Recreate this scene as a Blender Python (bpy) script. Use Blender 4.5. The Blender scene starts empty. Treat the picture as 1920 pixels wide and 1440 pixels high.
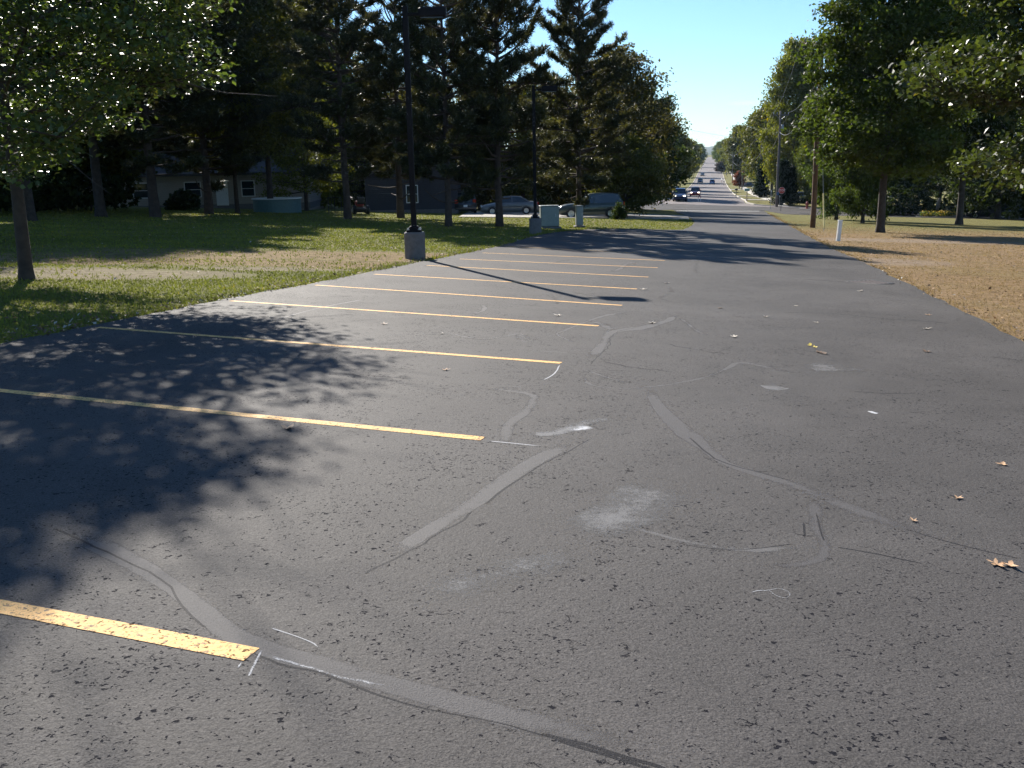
import bpy, bmesh, math, random
import numpy as np
from mathutils import Vector, Matrix

# ------------------------------------------------------------------ camera
sc = bpy.context.scene
COL = sc.collection
F = 1775.0
CAMZ = 1.54
TH = math.atan((720-304)/F)
RO = 0.020
R0 = np.array([1.0, 0, 0]); U0 = np.array([0, math.sin(TH), math.cos(TH)]); FW = np.array([0, math.cos(TH), -math.sin(TH)])
RV = math.cos(RO)*R0 - math.sin(RO)*U0
UV = math.sin(RO)*R0 + math.cos(RO)*U0
CAMP = np.array([0, 0, CAMZ])
cam_d = bpy.data.cameras.new("camera"); cam = bpy.data.objects.new("camera", cam_d); COL.objects.link(cam)
cam_d.sensor_fit = 'HORIZONTAL'; cam_d.sensor_width = 36; cam_d.lens = F/1920*36
cam_d.clip_start = 0.05; cam_d.clip_end = 9000
M = Matrix(((RV[0], UV[0], -FW[0], CAMP[0]), (RV[1], UV[1], -FW[1], CAMP[1]), (RV[2], UV[2], -FW[2], CAMP[2]), (0, 0, 0, 1)))
cam.matrix_world = M
sc.camera = cam

def ray(px, py):
    return RV*(px-960)/F + UV*(720-py)/F + FW
def proj(p):
    d = np.array(p) - CAMP
    z = d @ FW
    return 960+F*(d @ RV)/z, 720-F*(d @ UV)/z

# ------------------------------------------------------------------ terrain
d1 = ray(1364, 373); d2 = ray(0, 346)
A = np.array([[d1[0], d1[1]], [d2[0], d2[1]]])
PX, QY = np.linalg.solve(A, -np.array([d1[2], d2[2]]))      # z = -(PX x + QY y)
SX = 0.2115                                                # the far street runs along x = SX*y
KN = [(-60, None), (0, None), (95, None), (110, 6.1), (122, 6.05), (140, 5.95), (165, 6.6), (190, 7.3), (230, 8.1), (290, 8.75),
      (340, 8.95), (380, 8.7), (460, 7.5), (600, 5.6), (800, 2.9), (1000, 0.6), (1200, -1.2), (1600, -4), (2500, -8), (4500, -8)]
KY = np.array([k[0] for k in KN], float)
KZ = np.array([(-(PX*SX+QY)*k[0]) if k[1] is None else CAMZ-k[1] for k in KN])
KP = np.interp(KY, [150, 300], [PX, 0.0])
def ter(x, y):
    x = np.asarray(x, float); y = np.asarray(y, float)
    return np.interp(y, KY, KZ) - np.interp(y, KY, KP)*np.clip(x-SX*y, -90, 90)
def G(px, py, dz=0.0):
    d = ray(px, py)
    t = 0.5; last = t
    while t < 3000:
        p = CAMP + d*t
        if p[2] < ter(p[0], p[1]) + dz:
            break
        last = t; t *= 1.01
    a, b = last, t
    for _ in range(40):
        m = (a+b)/2; p = CAMP + d*m
        if p[2] < ter(p[0], p[1]) + dz: b = m
        else: a = m
    p = CAMP + d*b
    return np.array([p[0], p[1], float(ter(p[0], p[1]))])
def P(px, Y):
    """ground point at distance Y ahead in the direction of picture column px"""
    y = Y
    x = (px-960)/F*Y*1.02
    for _ in range(8):
        q = proj((x, y, float(ter(x, y))))
        x += (px-q[0])/F*Y
    return np.array([x, y, float(ter(x, y))])
def height_to(p, py):
    z = p[2]
    for _ in range(30):
        q = proj((p[0], p[1], z)); z += (q[1]-py)/F*p[1]
    return z-p[2]

# ------------------------------------------------------------------ light
LP1 = G(779, 485); LP1H = height_to(LP1, 12)
lampc = LP1 + np.array([0.55, 0, LP1H-0.05]); tip = G(1172, 567)
SD = lampc - tip; SD = SD/np.linalg.norm(SD)
SUN_EL = math.asin(SD[2]); SUN_AZ = math.atan2(SD[0], SD[1])
print("sun elev", math.degrees(SUN_EL), "az", math.degrees(SUN_AZ), "PX QY", PX, QY, "pole", LP1, LP1H)
world = bpy.data.worlds.new("World"); sc.world = world; world.use_nodes = True
wn = world.node_tree; wn.nodes.clear()
sky = wn.nodes.new('ShaderNodeTexSky'); sky.sky_type = 'NISHITA'; sky.sun_disc = False
sky.sun_elevation = SUN_EL; sky.sun_rotation = SUN_AZ
sky.altitude = 200; sky.air_density = 1.0; sky.dust_density = 0.1; sky.ozone_density = 1.6
tint = wn.nodes.new('ShaderNodeMixRGB'); tint.blend_type = 'MULTIPLY'; tint.inputs[0].default_value = 1.0
tint.inputs[2].default_value = (0.76, 1.0, 1.25, 1)
# one small thin cloud low over the street
tc = wn.nodes.new('ShaderNodeTexCoord'); cd = ray(1394, 193); cd = cd/np.linalg.norm(cd)
sub = wn.nodes.new('ShaderNodeVectorMath'); sub.operation = 'SUBTRACT'; sub.inputs[1].default_value = tuple(cd)
sc_ = wn.nodes.new('ShaderNodeVectorMath'); sc_.operation = 'MULTIPLY'; sc_.inputs[1].default_value = (75, 75, 520)
cn = wn.nodes.new('ShaderNodeTexNoise'); cn.inputs['Scale'].default_value = 60
ca = wn.nodes.new('ShaderNodeVectorMath'); ca.operation = 'SCALE'; ca.inputs['Scale'].default_value = 0.9
cadd = wn.nodes.new('ShaderNodeVectorMath'); cadd.operation = 'ADD'
cl = wn.nodes.new('ShaderNodeVectorMath'); cl.operation = 'LENGTH'
cr = wn.nodes.new('ShaderNodeMapRange'); cr.inputs[1].default_value = 1.45; cr.inputs[2].default_value = 0.3; cr.inputs[3].default_value = 0; cr.inputs[4].default_value = 0.6
cm = wn.nodes.new('ShaderNodeMixRGB'); cm.inputs[2].default_value = (7.5, 7.0, 6.6, 1)
bg = wn.nodes.new('ShaderNodeBackground'); bg.inputs[1].default_value = 0.056
wo = wn.nodes.new('ShaderNodeOutputWorld')
L = wn.links.new
L(sky.outputs[0], tint.inputs[1]); L(tc.outputs['Generated'], sub.inputs[0]); L(sub.outputs[0], sc_.inputs[0])
L(tc.outputs['Generated'], cn.inputs['Vector']); L(cn.outputs['Color'], ca.inputs[0]); L(sc_.outputs[0], cadd.inputs[0]); L(ca.outputs[0], cadd.inputs[1])
cs2 = wn.nodes.new('ShaderNodeVectorMath'); cs2.operation = 'SUBTRACT'; cs2.inputs[1].default_value = (.45, .45, .45)
L(cadd.outputs[0], cs2.inputs[0]); L(cs2.outputs[0], cl.inputs[0]); L(cl.outputs['Value'], cr.inputs[0]); L(cr.outputs[0], cm.inputs[0])
L(tint.outputs[0], cm.inputs[1]); L(cm.outputs[0], bg.inputs[0]); L(bg.outputs[0], wo.inputs[0])
sl = bpy.data.lights.new("sun", 'SUN'); sl.energy = 4.6; sl.angle = math.radians(0.53); sl.color = (1.0, 0.94, 0.85)
so = bpy.data.objects.new("sun", sl); COL.objects.link(so)
so.rotation_euler = Vector(tuple(SD)).to_track_quat('Z', 'Y').to_euler()
so.location = (-20, 40, 40)
vs = sc.view_settings; vs.view_transform = 'Standard'; vs.look = 'None'; vs.gamma = 1; vs.use_curve_mapping = False
vs.exposure = 1.2
cy = sc.cycles
cy.max_bounces = 4; cy.diffuse_bounces = 3; cy.glossy_bounces = 2; cy.transmission_bounces = 3; cy.transparent_max_bounces = 8
cy.use_adaptive_sampling = True; cy.adaptive_threshold = 0.02
cy.sample_clamp_indirect = 4; cy.sample_clamp_direct = 0

# ------------------------------------------------------------------ materials
MT = {}
def nodes_of(name):
    m = bpy.data.materials.new(name); m.use_nodes = True
    nt = m.node_tree; nt.nodes.clear()
    out = nt.nodes.new('ShaderNodeOutputMaterial')
    MT[name] = m
    return m, nt, out
def N(nt, typ, **kw):
    n = nt.nodes.new(typ)
    for k, v in kw.items():
        if k.startswith('i_'):
            key = k[2:]
            key = int(key) if key.isdigit() else key.replace('_', ' ')
            n.inputs[key].default_value = v
        else:
            setattr(n, k, v)
    return n
def ramp(nt, pts, interp='LINEAR'):
    r = nt.nodes.new('ShaderNodeValToRGB'); r.color_ramp.interpolation = interp
    e = r.color_ramp.elements
    while len(e) < len(pts): e.new(0.5)
    for i, (p, c) in enumerate(pts):
        e[i].position = p
        e[i].color = (c[0], c[1], c[2], 1) if hasattr(c, '__len__') else (c, c, c, 1)
    return r
def simple(name, col, rough=0.6, metal=0.0, var=0.25, scale=6.0, bump=0.0, spec=0.5, detail=4):
    m, nt, out = nodes_of(name)
    tcn = N(nt, 'ShaderNodeTexCoord'); no = N(nt, 'ShaderNodeTexNoise', i_Scale=scale, i_Detail=detail, i_Roughness=0.6)
    nt.links.new(tcn.outputs['Object'], no.inputs['Vector'])
    r = ramp(nt, [(0.3, [c*(1-var) for c in col]), (0.7, [min(1, c*(1+var)) for c in col])])
    b = N(nt, 'ShaderNodeBsdfPrincipled', i_Roughness=rough, i_Metallic=metal)
    b.inputs['Specular IOR Level'].default_value = spec
    nt.links.new(no.outputs['Fac'], r.inputs[0]); nt.links.new(r.outputs[0], b.inputs['Base Color'])
    if bump:
        bp = N(nt, 'ShaderNodeBump', i_Strength=bump, i_Distance=0.02)
        nt.links.new(no.outputs['Fac'], bp.inputs['Height']); nt.links.new(bp.outputs[0], b.inputs['Normal'])
    nt.links.new(b.outputs[0], out.inputs[0])
    return m
def math_n(nt, op, a, b=None, c=None, clamp=False):
    n = nt.nodes.new('ShaderNodeMath'); n.operation = op; n.use_clamp = clamp
    for i, v in enumerate((a, b, c)):
        if v is None: continue
        if isinstance(v, (int, float)): n.inputs[i].default_value = v
        else: nt.links.new(v, n.inputs[i])
    return n.outputs[0]
def mixc(nt, fac, a, b, mode='MIX'):
    n = nt.nodes.new('ShaderNodeMixRGB'); n.blend_type = mode
    for i, v in enumerate((fac, a, b)):
        if isinstance(v, (int, float)): n.inputs[i].default_value = v
        elif isinstance(v, (tuple, list)): n.inputs[i].default_value = tuple(v)+((1,) if len(v) == 3 else ())
        else: nt.links.new(v, n.inputs[i])
    return n.outputs[0]

def asphalt(name, base, pit=1.0, bumps=1.0, rough=0.5, warm=1.0, paint=None):
    m, nt, out = nodes_of(name)
    tcn = N(nt, 'ShaderNodeTexCoord'); v = tcn.outputs['Object']
    big = N(nt, 'ShaderNodeTexNoise', i_Scale=0.22, i_Detail=5, i_Roughness=0.55, i_Distortion=0.8); nt.links.new(v, big.inputs['Vector'])
    mid = N(nt, 'ShaderNodeTexNoise', i_Scale=2.3, i_Detail=4, i_Roughness=0.6); nt.links.new(v, mid.inputs['Vector'])
    fine = N(nt, 'ShaderNodeTexNoise', i_Scale=140, i_Detail=2, i_Roughness=0.7); nt.links.new(v, fine.inputs['Vector'])
    br = ramp(nt, [(0.3, [c*0.80 for c in base]), (0.72, [c*1.25 for c in base])]); nt.links.new(big.outputs['Fac'], br.inputs[0])
    mr = ramp(nt, [(0.25, 0.86), (0.75, 1.14)]); nt.links.new(mid.outputs['Fac'], mr.inputs[0])
    fr = ramp(nt, [(0.3, 0.5), (0.7, 1.5)]); nt.links.new(fine.outputs['Fac'], fr.inputs[0])
    c = mixc(nt, 1.0, br.outputs[0], mr.outputs[0], 'MULTIPLY')
    if paint:
        pr = ramp(nt, [(0.3, [q*0.9 for q in paint]), (0.75, [min(1, q*1.08) for q in paint])]); nt.links.new(mid.outputs['Fac'], pr.inputs[0])
        worn = N(nt, 'ShaderNodeTexNoise', i_Scale=45, i_Detail=3, i_Roughness=0.75); nt.links.new(v, worn.inputs['Vector'])
        wr = ramp(nt, [(0.36, 0.15), (0.47, 1.0)]); nt.links.new(worn.outputs['Fac'], wr.inputs[0])
        c = mixc(nt, wr.outputs[0], c, pr.outputs[0])
        fr.color_ramp.elements[0].color = (0.85, 0.85, 0.85, 1); fr.color_ramp.elements[1].color = (1.1, 1.1, 1.1, 1)
    c = mixc(nt, 1.0, c, fr.outputs[0], 'MULTIPLY')
    # pits: irregular small voids in the surface
    wob = N(nt, 'ShaderNodeTexNoise', i_Scale=48, i_Detail=3); nt.links.new(v, wob.inputs['Vector'])
    wv = N(nt, 'ShaderNodeVectorMath', operation='SCALE'); wv.inputs['Scale'].default_value = 0.045; nt.links.new(wob.outputs['Color'], wv.inputs[0])
    ad = N(nt, 'ShaderNodeVectorMath', operation='ADD'); nt.links.new(v, ad.inputs[0]); nt.links.new(wv.outputs[0], ad.inputs[1])
    pits = None
    for s, thr, keep in ((24, 0.15, 0.455), (58, 0.24, 0.40)):
        vo = N(nt, 'ShaderNodeTexVoronoi', i_Scale=s); nt.links.new(ad.outputs[0], vo.inputs['Vector'])
        sep = N(nt, 'ShaderNodeSeparateColor'); nt.links.new(vo.outputs['Color'], sep.inputs[0])
        clus = N(nt, 'ShaderNodeTexNoise', i_Scale=1.3, i_Detail=5, i_Roughness=0.7); nt.links.new(v, clus.inputs['Vector'])
        # threshold grows with the cell's random value and with the cluster noise
        rr = math_n(nt, 'MULTIPLY', math_n(nt, 'SUBTRACT', math_n(nt, 'MULTIPLY', sep.outputs[0], clus.outputs['Fac']), keep-0.16), 1.5)
        d = math_n(nt, 'SUBTRACT', math_n(nt, 'MINIMUM', rr, thr*1.6), vo.outputs['Distance'])
        q = math_n(nt, 'MULTIPLY', d, 22, clamp=True)
        pits = q if pits is None else math_n(nt, 'MAXIMUM', pits, q)
    ve = N(nt, 'ShaderNodeTexVoronoi', i_Scale=11, feature='DISTANCE_TO_EDGE'); nt.links.new(ad.outputs[0], ve.inputs['Vector'])
    cn_ = N(nt, 'ShaderNodeTexNoise', i_Scale=9, i_Detail=3); nt.links.new(v, cn_.inputs['Vector'])
    ck = math_n(nt, 'MULTIPLY', math_n(nt, 'SUBTRACT', 0.035, ve.outputs['Distance']), 40, clamp=True)
    ck = math_n(nt, 'MULTIPLY', ck, math_n(nt, 'MULTIPLY', math_n(nt, 'SUBTRACT', cn_.outputs['Fac'], 0.63), 14, clamp=True))
    pits = math_n(nt, 'MAXIMUM', pits, ck)
    pits = math_n(nt, 'MULTIPLY', pits, pit)
    vs_ = N(nt, 'ShaderNodeTexVoronoi', i_Scale=95); nt.links.new(v, vs_.inputs['Vector'])
    sc2 = N(nt, 'ShaderNodeSeparateColor'); nt.links.new(vs_.outputs['Color'], sc2.inputs[0])
    st_ = math_n(nt, 'MULTIPLY', math_n(nt, 'SUBTRACT', sc2.outputs[1], 0.90), 8, clamp=True)
    st_ = math_n(nt, 'MULTIPLY', st_, 0.14 if bumps > .5 else 0.0)
    c = mixc(nt, st_, c, (0.24, 0.22, 0.20))
    c = mixc(nt, pits, c, (0.010, 0.010, 0.014))
    b = N(nt, 'ShaderNodeBsdfPrincipled'); b.inputs['Specular IOR Level'].default_value = EX[1]
    nt.links.new(c, b.inputs['Base Color'])
    rv = math_n(nt, 'ADD', math_n(nt, 'MULTIPLY', mid.outputs['Fac'], 0.16), rough-0.08)
    nt.links.new(math_n(nt, 'ADD', rv, math_n(nt, 'MULTIPLY', pits, 0.4)), b.inputs['Roughness'])
    hgt = math_n(nt, 'SUBTRACT', math_n(nt, 'MULTIPLY', fine.outputs['Fac'], 0.4), math_n(nt, 'MULTIPLY', pits, 0.8))
    g2 = N(nt, 'ShaderNodeTexNoise', i_Scale=55, i_Detail=2); nt.links.new(v, g2.inputs['Vector'])
    hgt = math_n(nt, 'ADD', hgt, math_n(nt, 'MULTIPLY', g2.outputs['Fac'], 0.6))
    bp = N(nt, 'ShaderNodeBump', i_Strength=0.8*bumps, i_Distance=0.007)
    nt.links.new(hgt, bp.inputs['Height']); nt.links.new(bp.outputs[0], b.inputs['Normal'])
    nt.links.new(b.outputs[0], out.inputs[0])
    return m
EX = (0.067, 0.12, 0.76)
ASPH = (EX[0]*1.07, EX[0]*.99, EX[0]*.94)
asphalt('asphalt', ASPH, rough=EX[2])
asphalt('yellow_paint', ASPH, rough=0.66, paint=(0.86, 0.50, 0.18), pit=0.8)
asphalt('street_asphalt', (0.19, 0.165, 0.155), pit=0.0, bumps=0.3, rough=0.75)
asphalt('white_paint', ASPH, rough=0.55, paint=(0.7, 0.69, 0.65), pit=0.3)

# surface repairs on the asphalt: smear bands, cracks, chalk and overspray
m, nt, out = nodes_of('slurry')
tcn = N(nt, 'ShaderNodeTexCoord'); v = tcn.outputs['Object']
at = N(nt, 'ShaderNodeAttribute', attribute_name='fade'); tn = N(nt, 'ShaderNodeAttribute', attribute_name='tone')
no = N(nt, 'ShaderNodeTexNoise', i_Scale=26, i_Detail=5, i_Roughness=0.75); nt.links.new(v, no.inputs['Vector'])
n2 = N(nt, 'ShaderNodeTexNoise', i_Scale=2.4, i_Detail=3); nt.links.new(v, n2.inputs['Vector'])
fn = N(nt, 'ShaderNodeTexNoise', i_Scale=140, i_Detail=2, i_Roughness=0.7); nt.links.new(v, fn.inputs['Vector'])
cr_ = ramp(nt, [(0.0, (0.012, 0.012, 0.015)), (0.25, (0.045, 0.042, 0.045)), (0.5, (0.105, 0.099, 0.096)), (0.75, (0.22, 0.22, 0.22)), (1.0, (0.55, 0.55, 0.56))])
nt.links.new(tn.outputs['Fac'], cr_.inputs[0])
fr = ramp(nt, [(0.3, 0.75), (0.7, 1.25)]); nt.links.new(fn.outputs['Fac'], fr.inputs[0])
c = mixc(nt, 1.0, cr_.outputs[0], fr.outputs[0], 'MULTIPLY')
b = N(nt, 'ShaderNodeBsdfPrincipled', i_Roughness=0.74); b.inputs['Specular IOR Level'].default_value = 0.13; nt.links.new(c, b.inputs['Base Color'])
al = math_n(nt, 'MULTIPLY', at.outputs['Fac'], math_n(nt, 'ADD', 0.35, n2.outputs['Fac']))
al = math_n(nt, 'SUBTRACT', math_n(nt, 'MULTIPLY', al, 2.15), math_n(nt, 'MULTIPLY', no.outputs['Fac'], 1.25))
al = math_n(nt, 'MULTIPLY', math_n(nt, 'ADD', al, 0.12, clamp=True), math_n(nt, 'MULTIPLY', at.outputs['Fac'], 1.7), clamp=True)
pore = math_n(nt, 'ADD', math_n(nt, 'MULTIPLY', math_n(nt, 'SUBTRACT', fn.outputs['Fac'], 0.5), 1.9), 0.5)
al = math_n(nt, 'ADD', math_n(nt, 'MULTIPLY', math_n(nt, 'SUBTRACT', al, pore), 2.0), 0.42, clamp=True)
tr = N(nt, 'ShaderNodeBsdfTransparent'); mx = N(nt, 'ShaderNodeMixShader')
bp = N(nt, 'ShaderNodeBump', i_Strength=0.6, i_Distance=0.006); nt.links.new(fn.outputs['Fac'], bp.inputs['Height']); nt.links.new(bp.outputs[0], b.inputs['Normal'])
nt.links.new(al, mx.inputs[0]); nt.links.new(tr.outputs[0], mx.inputs[1]); nt.links.new(b.outputs[0], mx.inputs[2]); nt.links.new(mx.outputs[0], out.inputs[0])

# lawn ground: green on the left, dry brown on the right, bare patches
def patch(nt, v, cx, cyy, rx, ry, warp):
    s = N(nt, 'ShaderNodeVectorMath', operation='SUBTRACT'); nt.links.new(v, s.inputs[0]); s.inputs[1].default_value = (cx, cyy, 0)
    s2 = N(nt, 'ShaderNodeVectorMath', operation='MULTIPLY'); nt.links.new(s.outputs[0], s2.inputs[0]); s2.inputs[1].default_value = (1/rx, 1/ry, 0)
    ln = N(nt, 'ShaderNodeVectorMath', operation='LENGTH'); nt.links.new(s2.outputs[0], ln.inputs[0])
    dd = math_n(nt, 'ADD', ln.outputs['Value'], math_n(nt, 'MULTIPLY', math_n(nt, 'SUBTRACT', warp, 0.5), 1.9))
    return math_n(nt, 'MULTIPLY', math_n(nt, 'SUBTRACT', 1.15, dd), 2.2, clamp=True)
BARE = [(*G(150, 512)[:2], 3.2, 1.3), (*G(310, 512)[:2], 1.6, .6), (*G(510, 505)[:2], 1.6, .5), (*G(1630, 490)[:2], 2.2, 1.6), (*G(1720, 452)[:2], 5.0, 2.0)]
BROWN = [(*G(560, 478)[:2], 6, 2.0), (*G(300, 488)[:2], 6, 1.6), (*G(690, 480)[:2], 3.0, 1.5)]
m, nt, out = nodes_of('lawn')
tcn = N(nt, 'ShaderNodeTexCoord'); v = tcn.outputs['Object']
sx = N(nt, 'ShaderNodeSeparateXYZ'); nt.links.new(v, sx.inputs[0])
n1 = N(nt, 'ShaderNodeTexNoise', i_Scale=0.35, i_Detail=6, i_Roughness=0.62); nt.links.new(v, n1.inputs['Vector'])
n2 = N(nt, 'ShaderNodeTexNoise', i_Scale=3.2, i_Detail=5, i_Roughness=0.7); nt.links.new(v, n2.inputs['Vector'])
n3 = N(nt, 'ShaderNodeTexNoise', i_Scale=38, i_Detail=3, i_Roughness=0.75); nt.links.new(v, n3.inputs['Vector'])
right = math_n(nt, 'MULTIPLY', math_n(nt, 'SUBTRACT', math_n(nt, 'SUBTRACT', sx.outputs[0], math_n(nt, 'MULTIPLY', sx.outputs[1], 0.19)), 1.0), 0.5, clamp=True)
far = math_n(nt, 'MULTIPLY', math_n(nt, 'SUBTRACT', sx.outputs[1], 44), 0.06, clamp=True)
gp = math_n(nt, 'MULTIPLY', math_n(nt, 'SUBTRACT', n1.outputs['Fac'], 0.50), 3.5, clamp=True)
dry = math_n(nt, 'MULTIPLY', math_n(nt, 'MULTIPLY', right, math_n(nt, 'SUBTRACT', 1.0, math_n(nt, 'MULTIPLY', gp, 0.5))), math_n(nt, 'SUBTRACT', 1.0, math_n(nt, 'MULTIPLY', far, 0.8)))
dry = math_n(nt, 'ADD', dry, math_n(nt, 'MULTIPLY', math_n(nt, 'MULTIPLY', math_n(nt, 'SUBTRACT', n1.outputs['Fac'], 0.47), 1.9), math_n(nt, 'SUBTRACT', 1.0, right)), clamp=True)
gr = ramp(nt, [(0.3, (0.085, 0.09, 0.022)), (0.7, (0.19, 0.19, 0.05))]); nt.links.new(n2.outputs['Fac'], gr.inputs[0])
dr = ramp(nt, [(0.3, (0.18, 0.118, 0.060)), (0.55, (0.28, 0.188, 0.10)), (0.75, (0.36, 0.26, 0.155))]); nt.links.new(n2.outputs['Fac'], dr.inputs[0])
for bx in BROWN:
    dry = math_n(nt, 'MAXIMUM', dry, math_n(nt, 'MULTIPLY', patch(nt, v, *bx, n1.outputs['Fac']), 0.8))
c = mixc(nt, dry, gr.outputs[0], dr.outputs[0])
so_ = ramp(nt, [(0.3, (0.20, 0.15, 0.11)), (0.7, (0.36, 0.29, 0.22))]); nt.links.new(n2.outputs['Fac'], so_.inputs[0])
bare = None
for bx in BARE:
    q = patch(nt, v, *bx, n2.outputs['Fac'])
    bare = q if bare is None else math_n(nt, 'MAXIMUM', bare, q)
c = mixc(nt, math_n(nt, 'MULTIPLY', bare, 0.6), c, so_.outputs[0])
fr = ramp(nt, [(0.3, 0.62), (0.7, 1.35)]); nt.links.new(n3.outputs['Fac'], fr.inputs[0])
fr.color_ramp.elements[0].color = (.78, .78, .78, 1); fr.color_ramp.elements[1].color = (1.2, 1.2, 1.2, 1)
c = mixc(nt, 1.0, c, fr.outputs[0], 'MULTIPLY')
b = N(nt, 'ShaderNodeBsdfPrincipled', i_Roughness=0.95); b.inputs['Specular IOR Level'].default_value = 0.1
nt.links.new(c, b.inputs['Base Color'])
bp = N(nt, 'ShaderNodeBump', i_Strength=0.9, i_Distance=0.05)
nt.links.new(math_n(nt, 'ADD', n3.outputs['Fac'], n2.outputs['Fac']), bp.inputs['Height']); nt.links.new(bp.outputs[0], b.inputs['Normal'])
nt.links.new(b.outputs[0], out.inputs[0])

def leafmat(name, trans=0.38, rough=0.38, spec=0.5, usecolor=True, base=(0.06, 0.09, 0.02), spread=0.55, tcol=(1.5, 1.5, 0.6)):
    m, nt, out = nodes_of(name)
    at = N(nt, 'ShaderNodeAttribute', attribute_name='tint')
    r = ramp(nt, [(0.0, (1-spread,)*3), (0.5, (1, 1, 1)), (0.85, (1+spread*.9, 1+spread*.7, 0.9)), (1.0, (2.3, 1.5, 0.7))]); nt.links.new(at.outputs['Fac'], r.inputs[0])
    if usecolor:
        oi = N(nt, 'ShaderNodeObjectInfo'); src = oi.outputs['Color']
    else:
        rg = N(nt, 'ShaderNodeRGB'); rg.outputs[0].default_value = (*base, 1); src = rg.outputs[0]
    c = mixc(nt, 1.0, src, r.outputs[0], 'MULTIPLY')
    b = N(nt, 'ShaderNodeBsdfPrincipled', i_Roughness=rough); b.inputs['Specular IOR Level'].default_value = spec
    nt.links.new(c, b.inputs['Base Color'])
    t = N(nt, 'ShaderNodeBsdfTranslucent'); nt.links.new(mixc(nt, 1.0, c, tcol, 'MULTIPLY'), t.inputs[0])
    mx = N(nt, 'ShaderNodeMixShader'); mx.inputs[0].default_value = trans
    nt.links.new(b.outputs[0], mx.inputs[1]); nt.links.new(t.outputs[0], mx.inputs[2]); nt.links.new(mx.outputs[0], out.inputs[0])
    return m
leafmat('leaf', 0.42, 0.55, 0.15); leafmat('leaf_glossy', 0.36, 0.44, 0.5); leafmat('needle', 0.36, 0.5, 0.35, tcol=(1.5, 1.25, 0.8))
leafmat('blade', 0.35, 0.7, 0.15, spread=0.4, tcol=(1.1, 1.1, 0.8))
simple('bark', (0.048, 0.036, 0.029), 0.9, var=0.45, scale=5, bump=0.9, detail=8)
simple('pine_bark', (0.06, 0.042, 0.034), 0.9, var=0.4, scale=5, bump=0.8, detail=8)
simple('concrete', (0.15, 0.138, 0.135), 0.85, var=0.2, scale=9, bump=0.3)
simple('drive_concrete', (0.32, 0.29, 0.25), 0.9, var=0.12, scale=2)
simple('walk_concrete', (0.48, 0.44, 0.38), 0.9, var=0.12, scale=2)
simple('bronze', (0.008, 0.007, 0.009), 0.7, 0.0, spec=0.2, var=0.15)
simple('pole_wood', (0.15, 0.085, 0.052), 0.85, var=0.35, scale=3, bump=0.4, detail=8)
simple('pole_wood_grey', (0.15, 0.125, 0.11), 0.85, var=0.3, scale=3, bump=0.4)
simple('galv', (0.45, 0.46, 0.47), 0.4, 0.6, var=0.1)
simple('cable', (0.10, 0.10, 0.10), 0.6, 0.0)
simple('cabinet_grey', (0.23, 0.26, 0.25), 0.6, var=0.08)
simple('cabinet_green', (0.21, 0.25, 0.23), 0.6, var=0.08)
simple('white_post', (0.75, 0.74, 0.70), 0.6, var=0.06)
simple('yellow_plastic', (0.75, 0.62, 0.25), 0.5, var=0.08)
simple('sign_red', (0.60, 0.06, 0.04), 0.45, var=0.08)
simple('sign_white', (0.8, 0.8, 0.78), 0.45, var=0.04)
simple('hydrant_red', (0.40, 0.06, 0.035), 0.5, var=0.15)
simple('tyre', (0.02, 0.02, 0.021), 0.85, var=0.1)
simple('rim', (0.5, 0.5, 0.5), 0.3, 0.8, var=0.05)
simple('chrome', (0.7, 0.7, 0.7), 0.15, 1.0, var=0.02)
simple('black_trim', (0.018, 0.018, 0.02), 0.5, var=0.1)
simple('siding_pale', (0.36, 0.32, 0.28), 0.75, var=0.08)
simple('siding_slate', (0.045, 0.047, 0.065), 0.75, var=0.1)
simple('siding_blue', (0.10, 0.17, 0.30), 0.75, var=0.08)
simple('siding_white', (0.55, 0.54, 0.52), 0.75, var=0.05)
def lap(name):
    m = MT[name]; nt = m.node_tree; b = [n for n in nt.nodes if n.type == 'BSDF_PRINCIPLED'][0]
    tcn = N(nt, 'ShaderNodeTexCoord'); sx = N(nt, 'ShaderNodeSeparateXYZ'); nt.links.new(tcn.outputs['Object'], sx.inputs[0])
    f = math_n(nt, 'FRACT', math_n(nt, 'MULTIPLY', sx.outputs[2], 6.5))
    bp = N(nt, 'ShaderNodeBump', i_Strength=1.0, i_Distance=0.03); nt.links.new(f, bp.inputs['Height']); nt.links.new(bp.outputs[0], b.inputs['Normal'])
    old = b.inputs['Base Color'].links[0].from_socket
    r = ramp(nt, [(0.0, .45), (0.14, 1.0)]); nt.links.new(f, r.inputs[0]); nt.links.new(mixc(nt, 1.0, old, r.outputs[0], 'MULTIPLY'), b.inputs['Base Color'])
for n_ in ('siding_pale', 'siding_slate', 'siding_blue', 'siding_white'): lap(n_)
simple('roof_grey', (0.07, 0.065, 0.065), 0.9, var=0.25, scale=8)
simple('trim_white', (0.7, 0.7, 0.68), 0.6, var=0.04)
simple('pool_blue', (0.08, 0.16, 0.17), 0.5, var=0.1)
simple('water', (0.05, 0.16, 0.2), 0.08, var=0.05)
simple('flower_yellow', (0.75, 0.50, 0.03), 0.7, var=0.25, scale=20)
simple('weathered_wood', (0.34, 0.28, 0.22), 0.9, var=0.3, scale=12, bump=0.4)
simple('dark_iron', (0.03, 0.03, 0.03), 0.6)
simple('mail_teal', (0.20, 0.36, 0.34), 0.5)
simple('tractor_red', (0.35, 0.04, 0.03), 0.4)
m, nt, out = nodes_of('glass')
b = N(nt, 'ShaderNodeBsdfPrincipled', i_Roughness=0.06); b.inputs['Base Color'].default_value = (0.02, 0.03, 0.035, 1); b.inputs['Specular IOR Level'].default_value = 0.9
nt.links.new(b.outputs[0], out.inputs[0])
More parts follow.
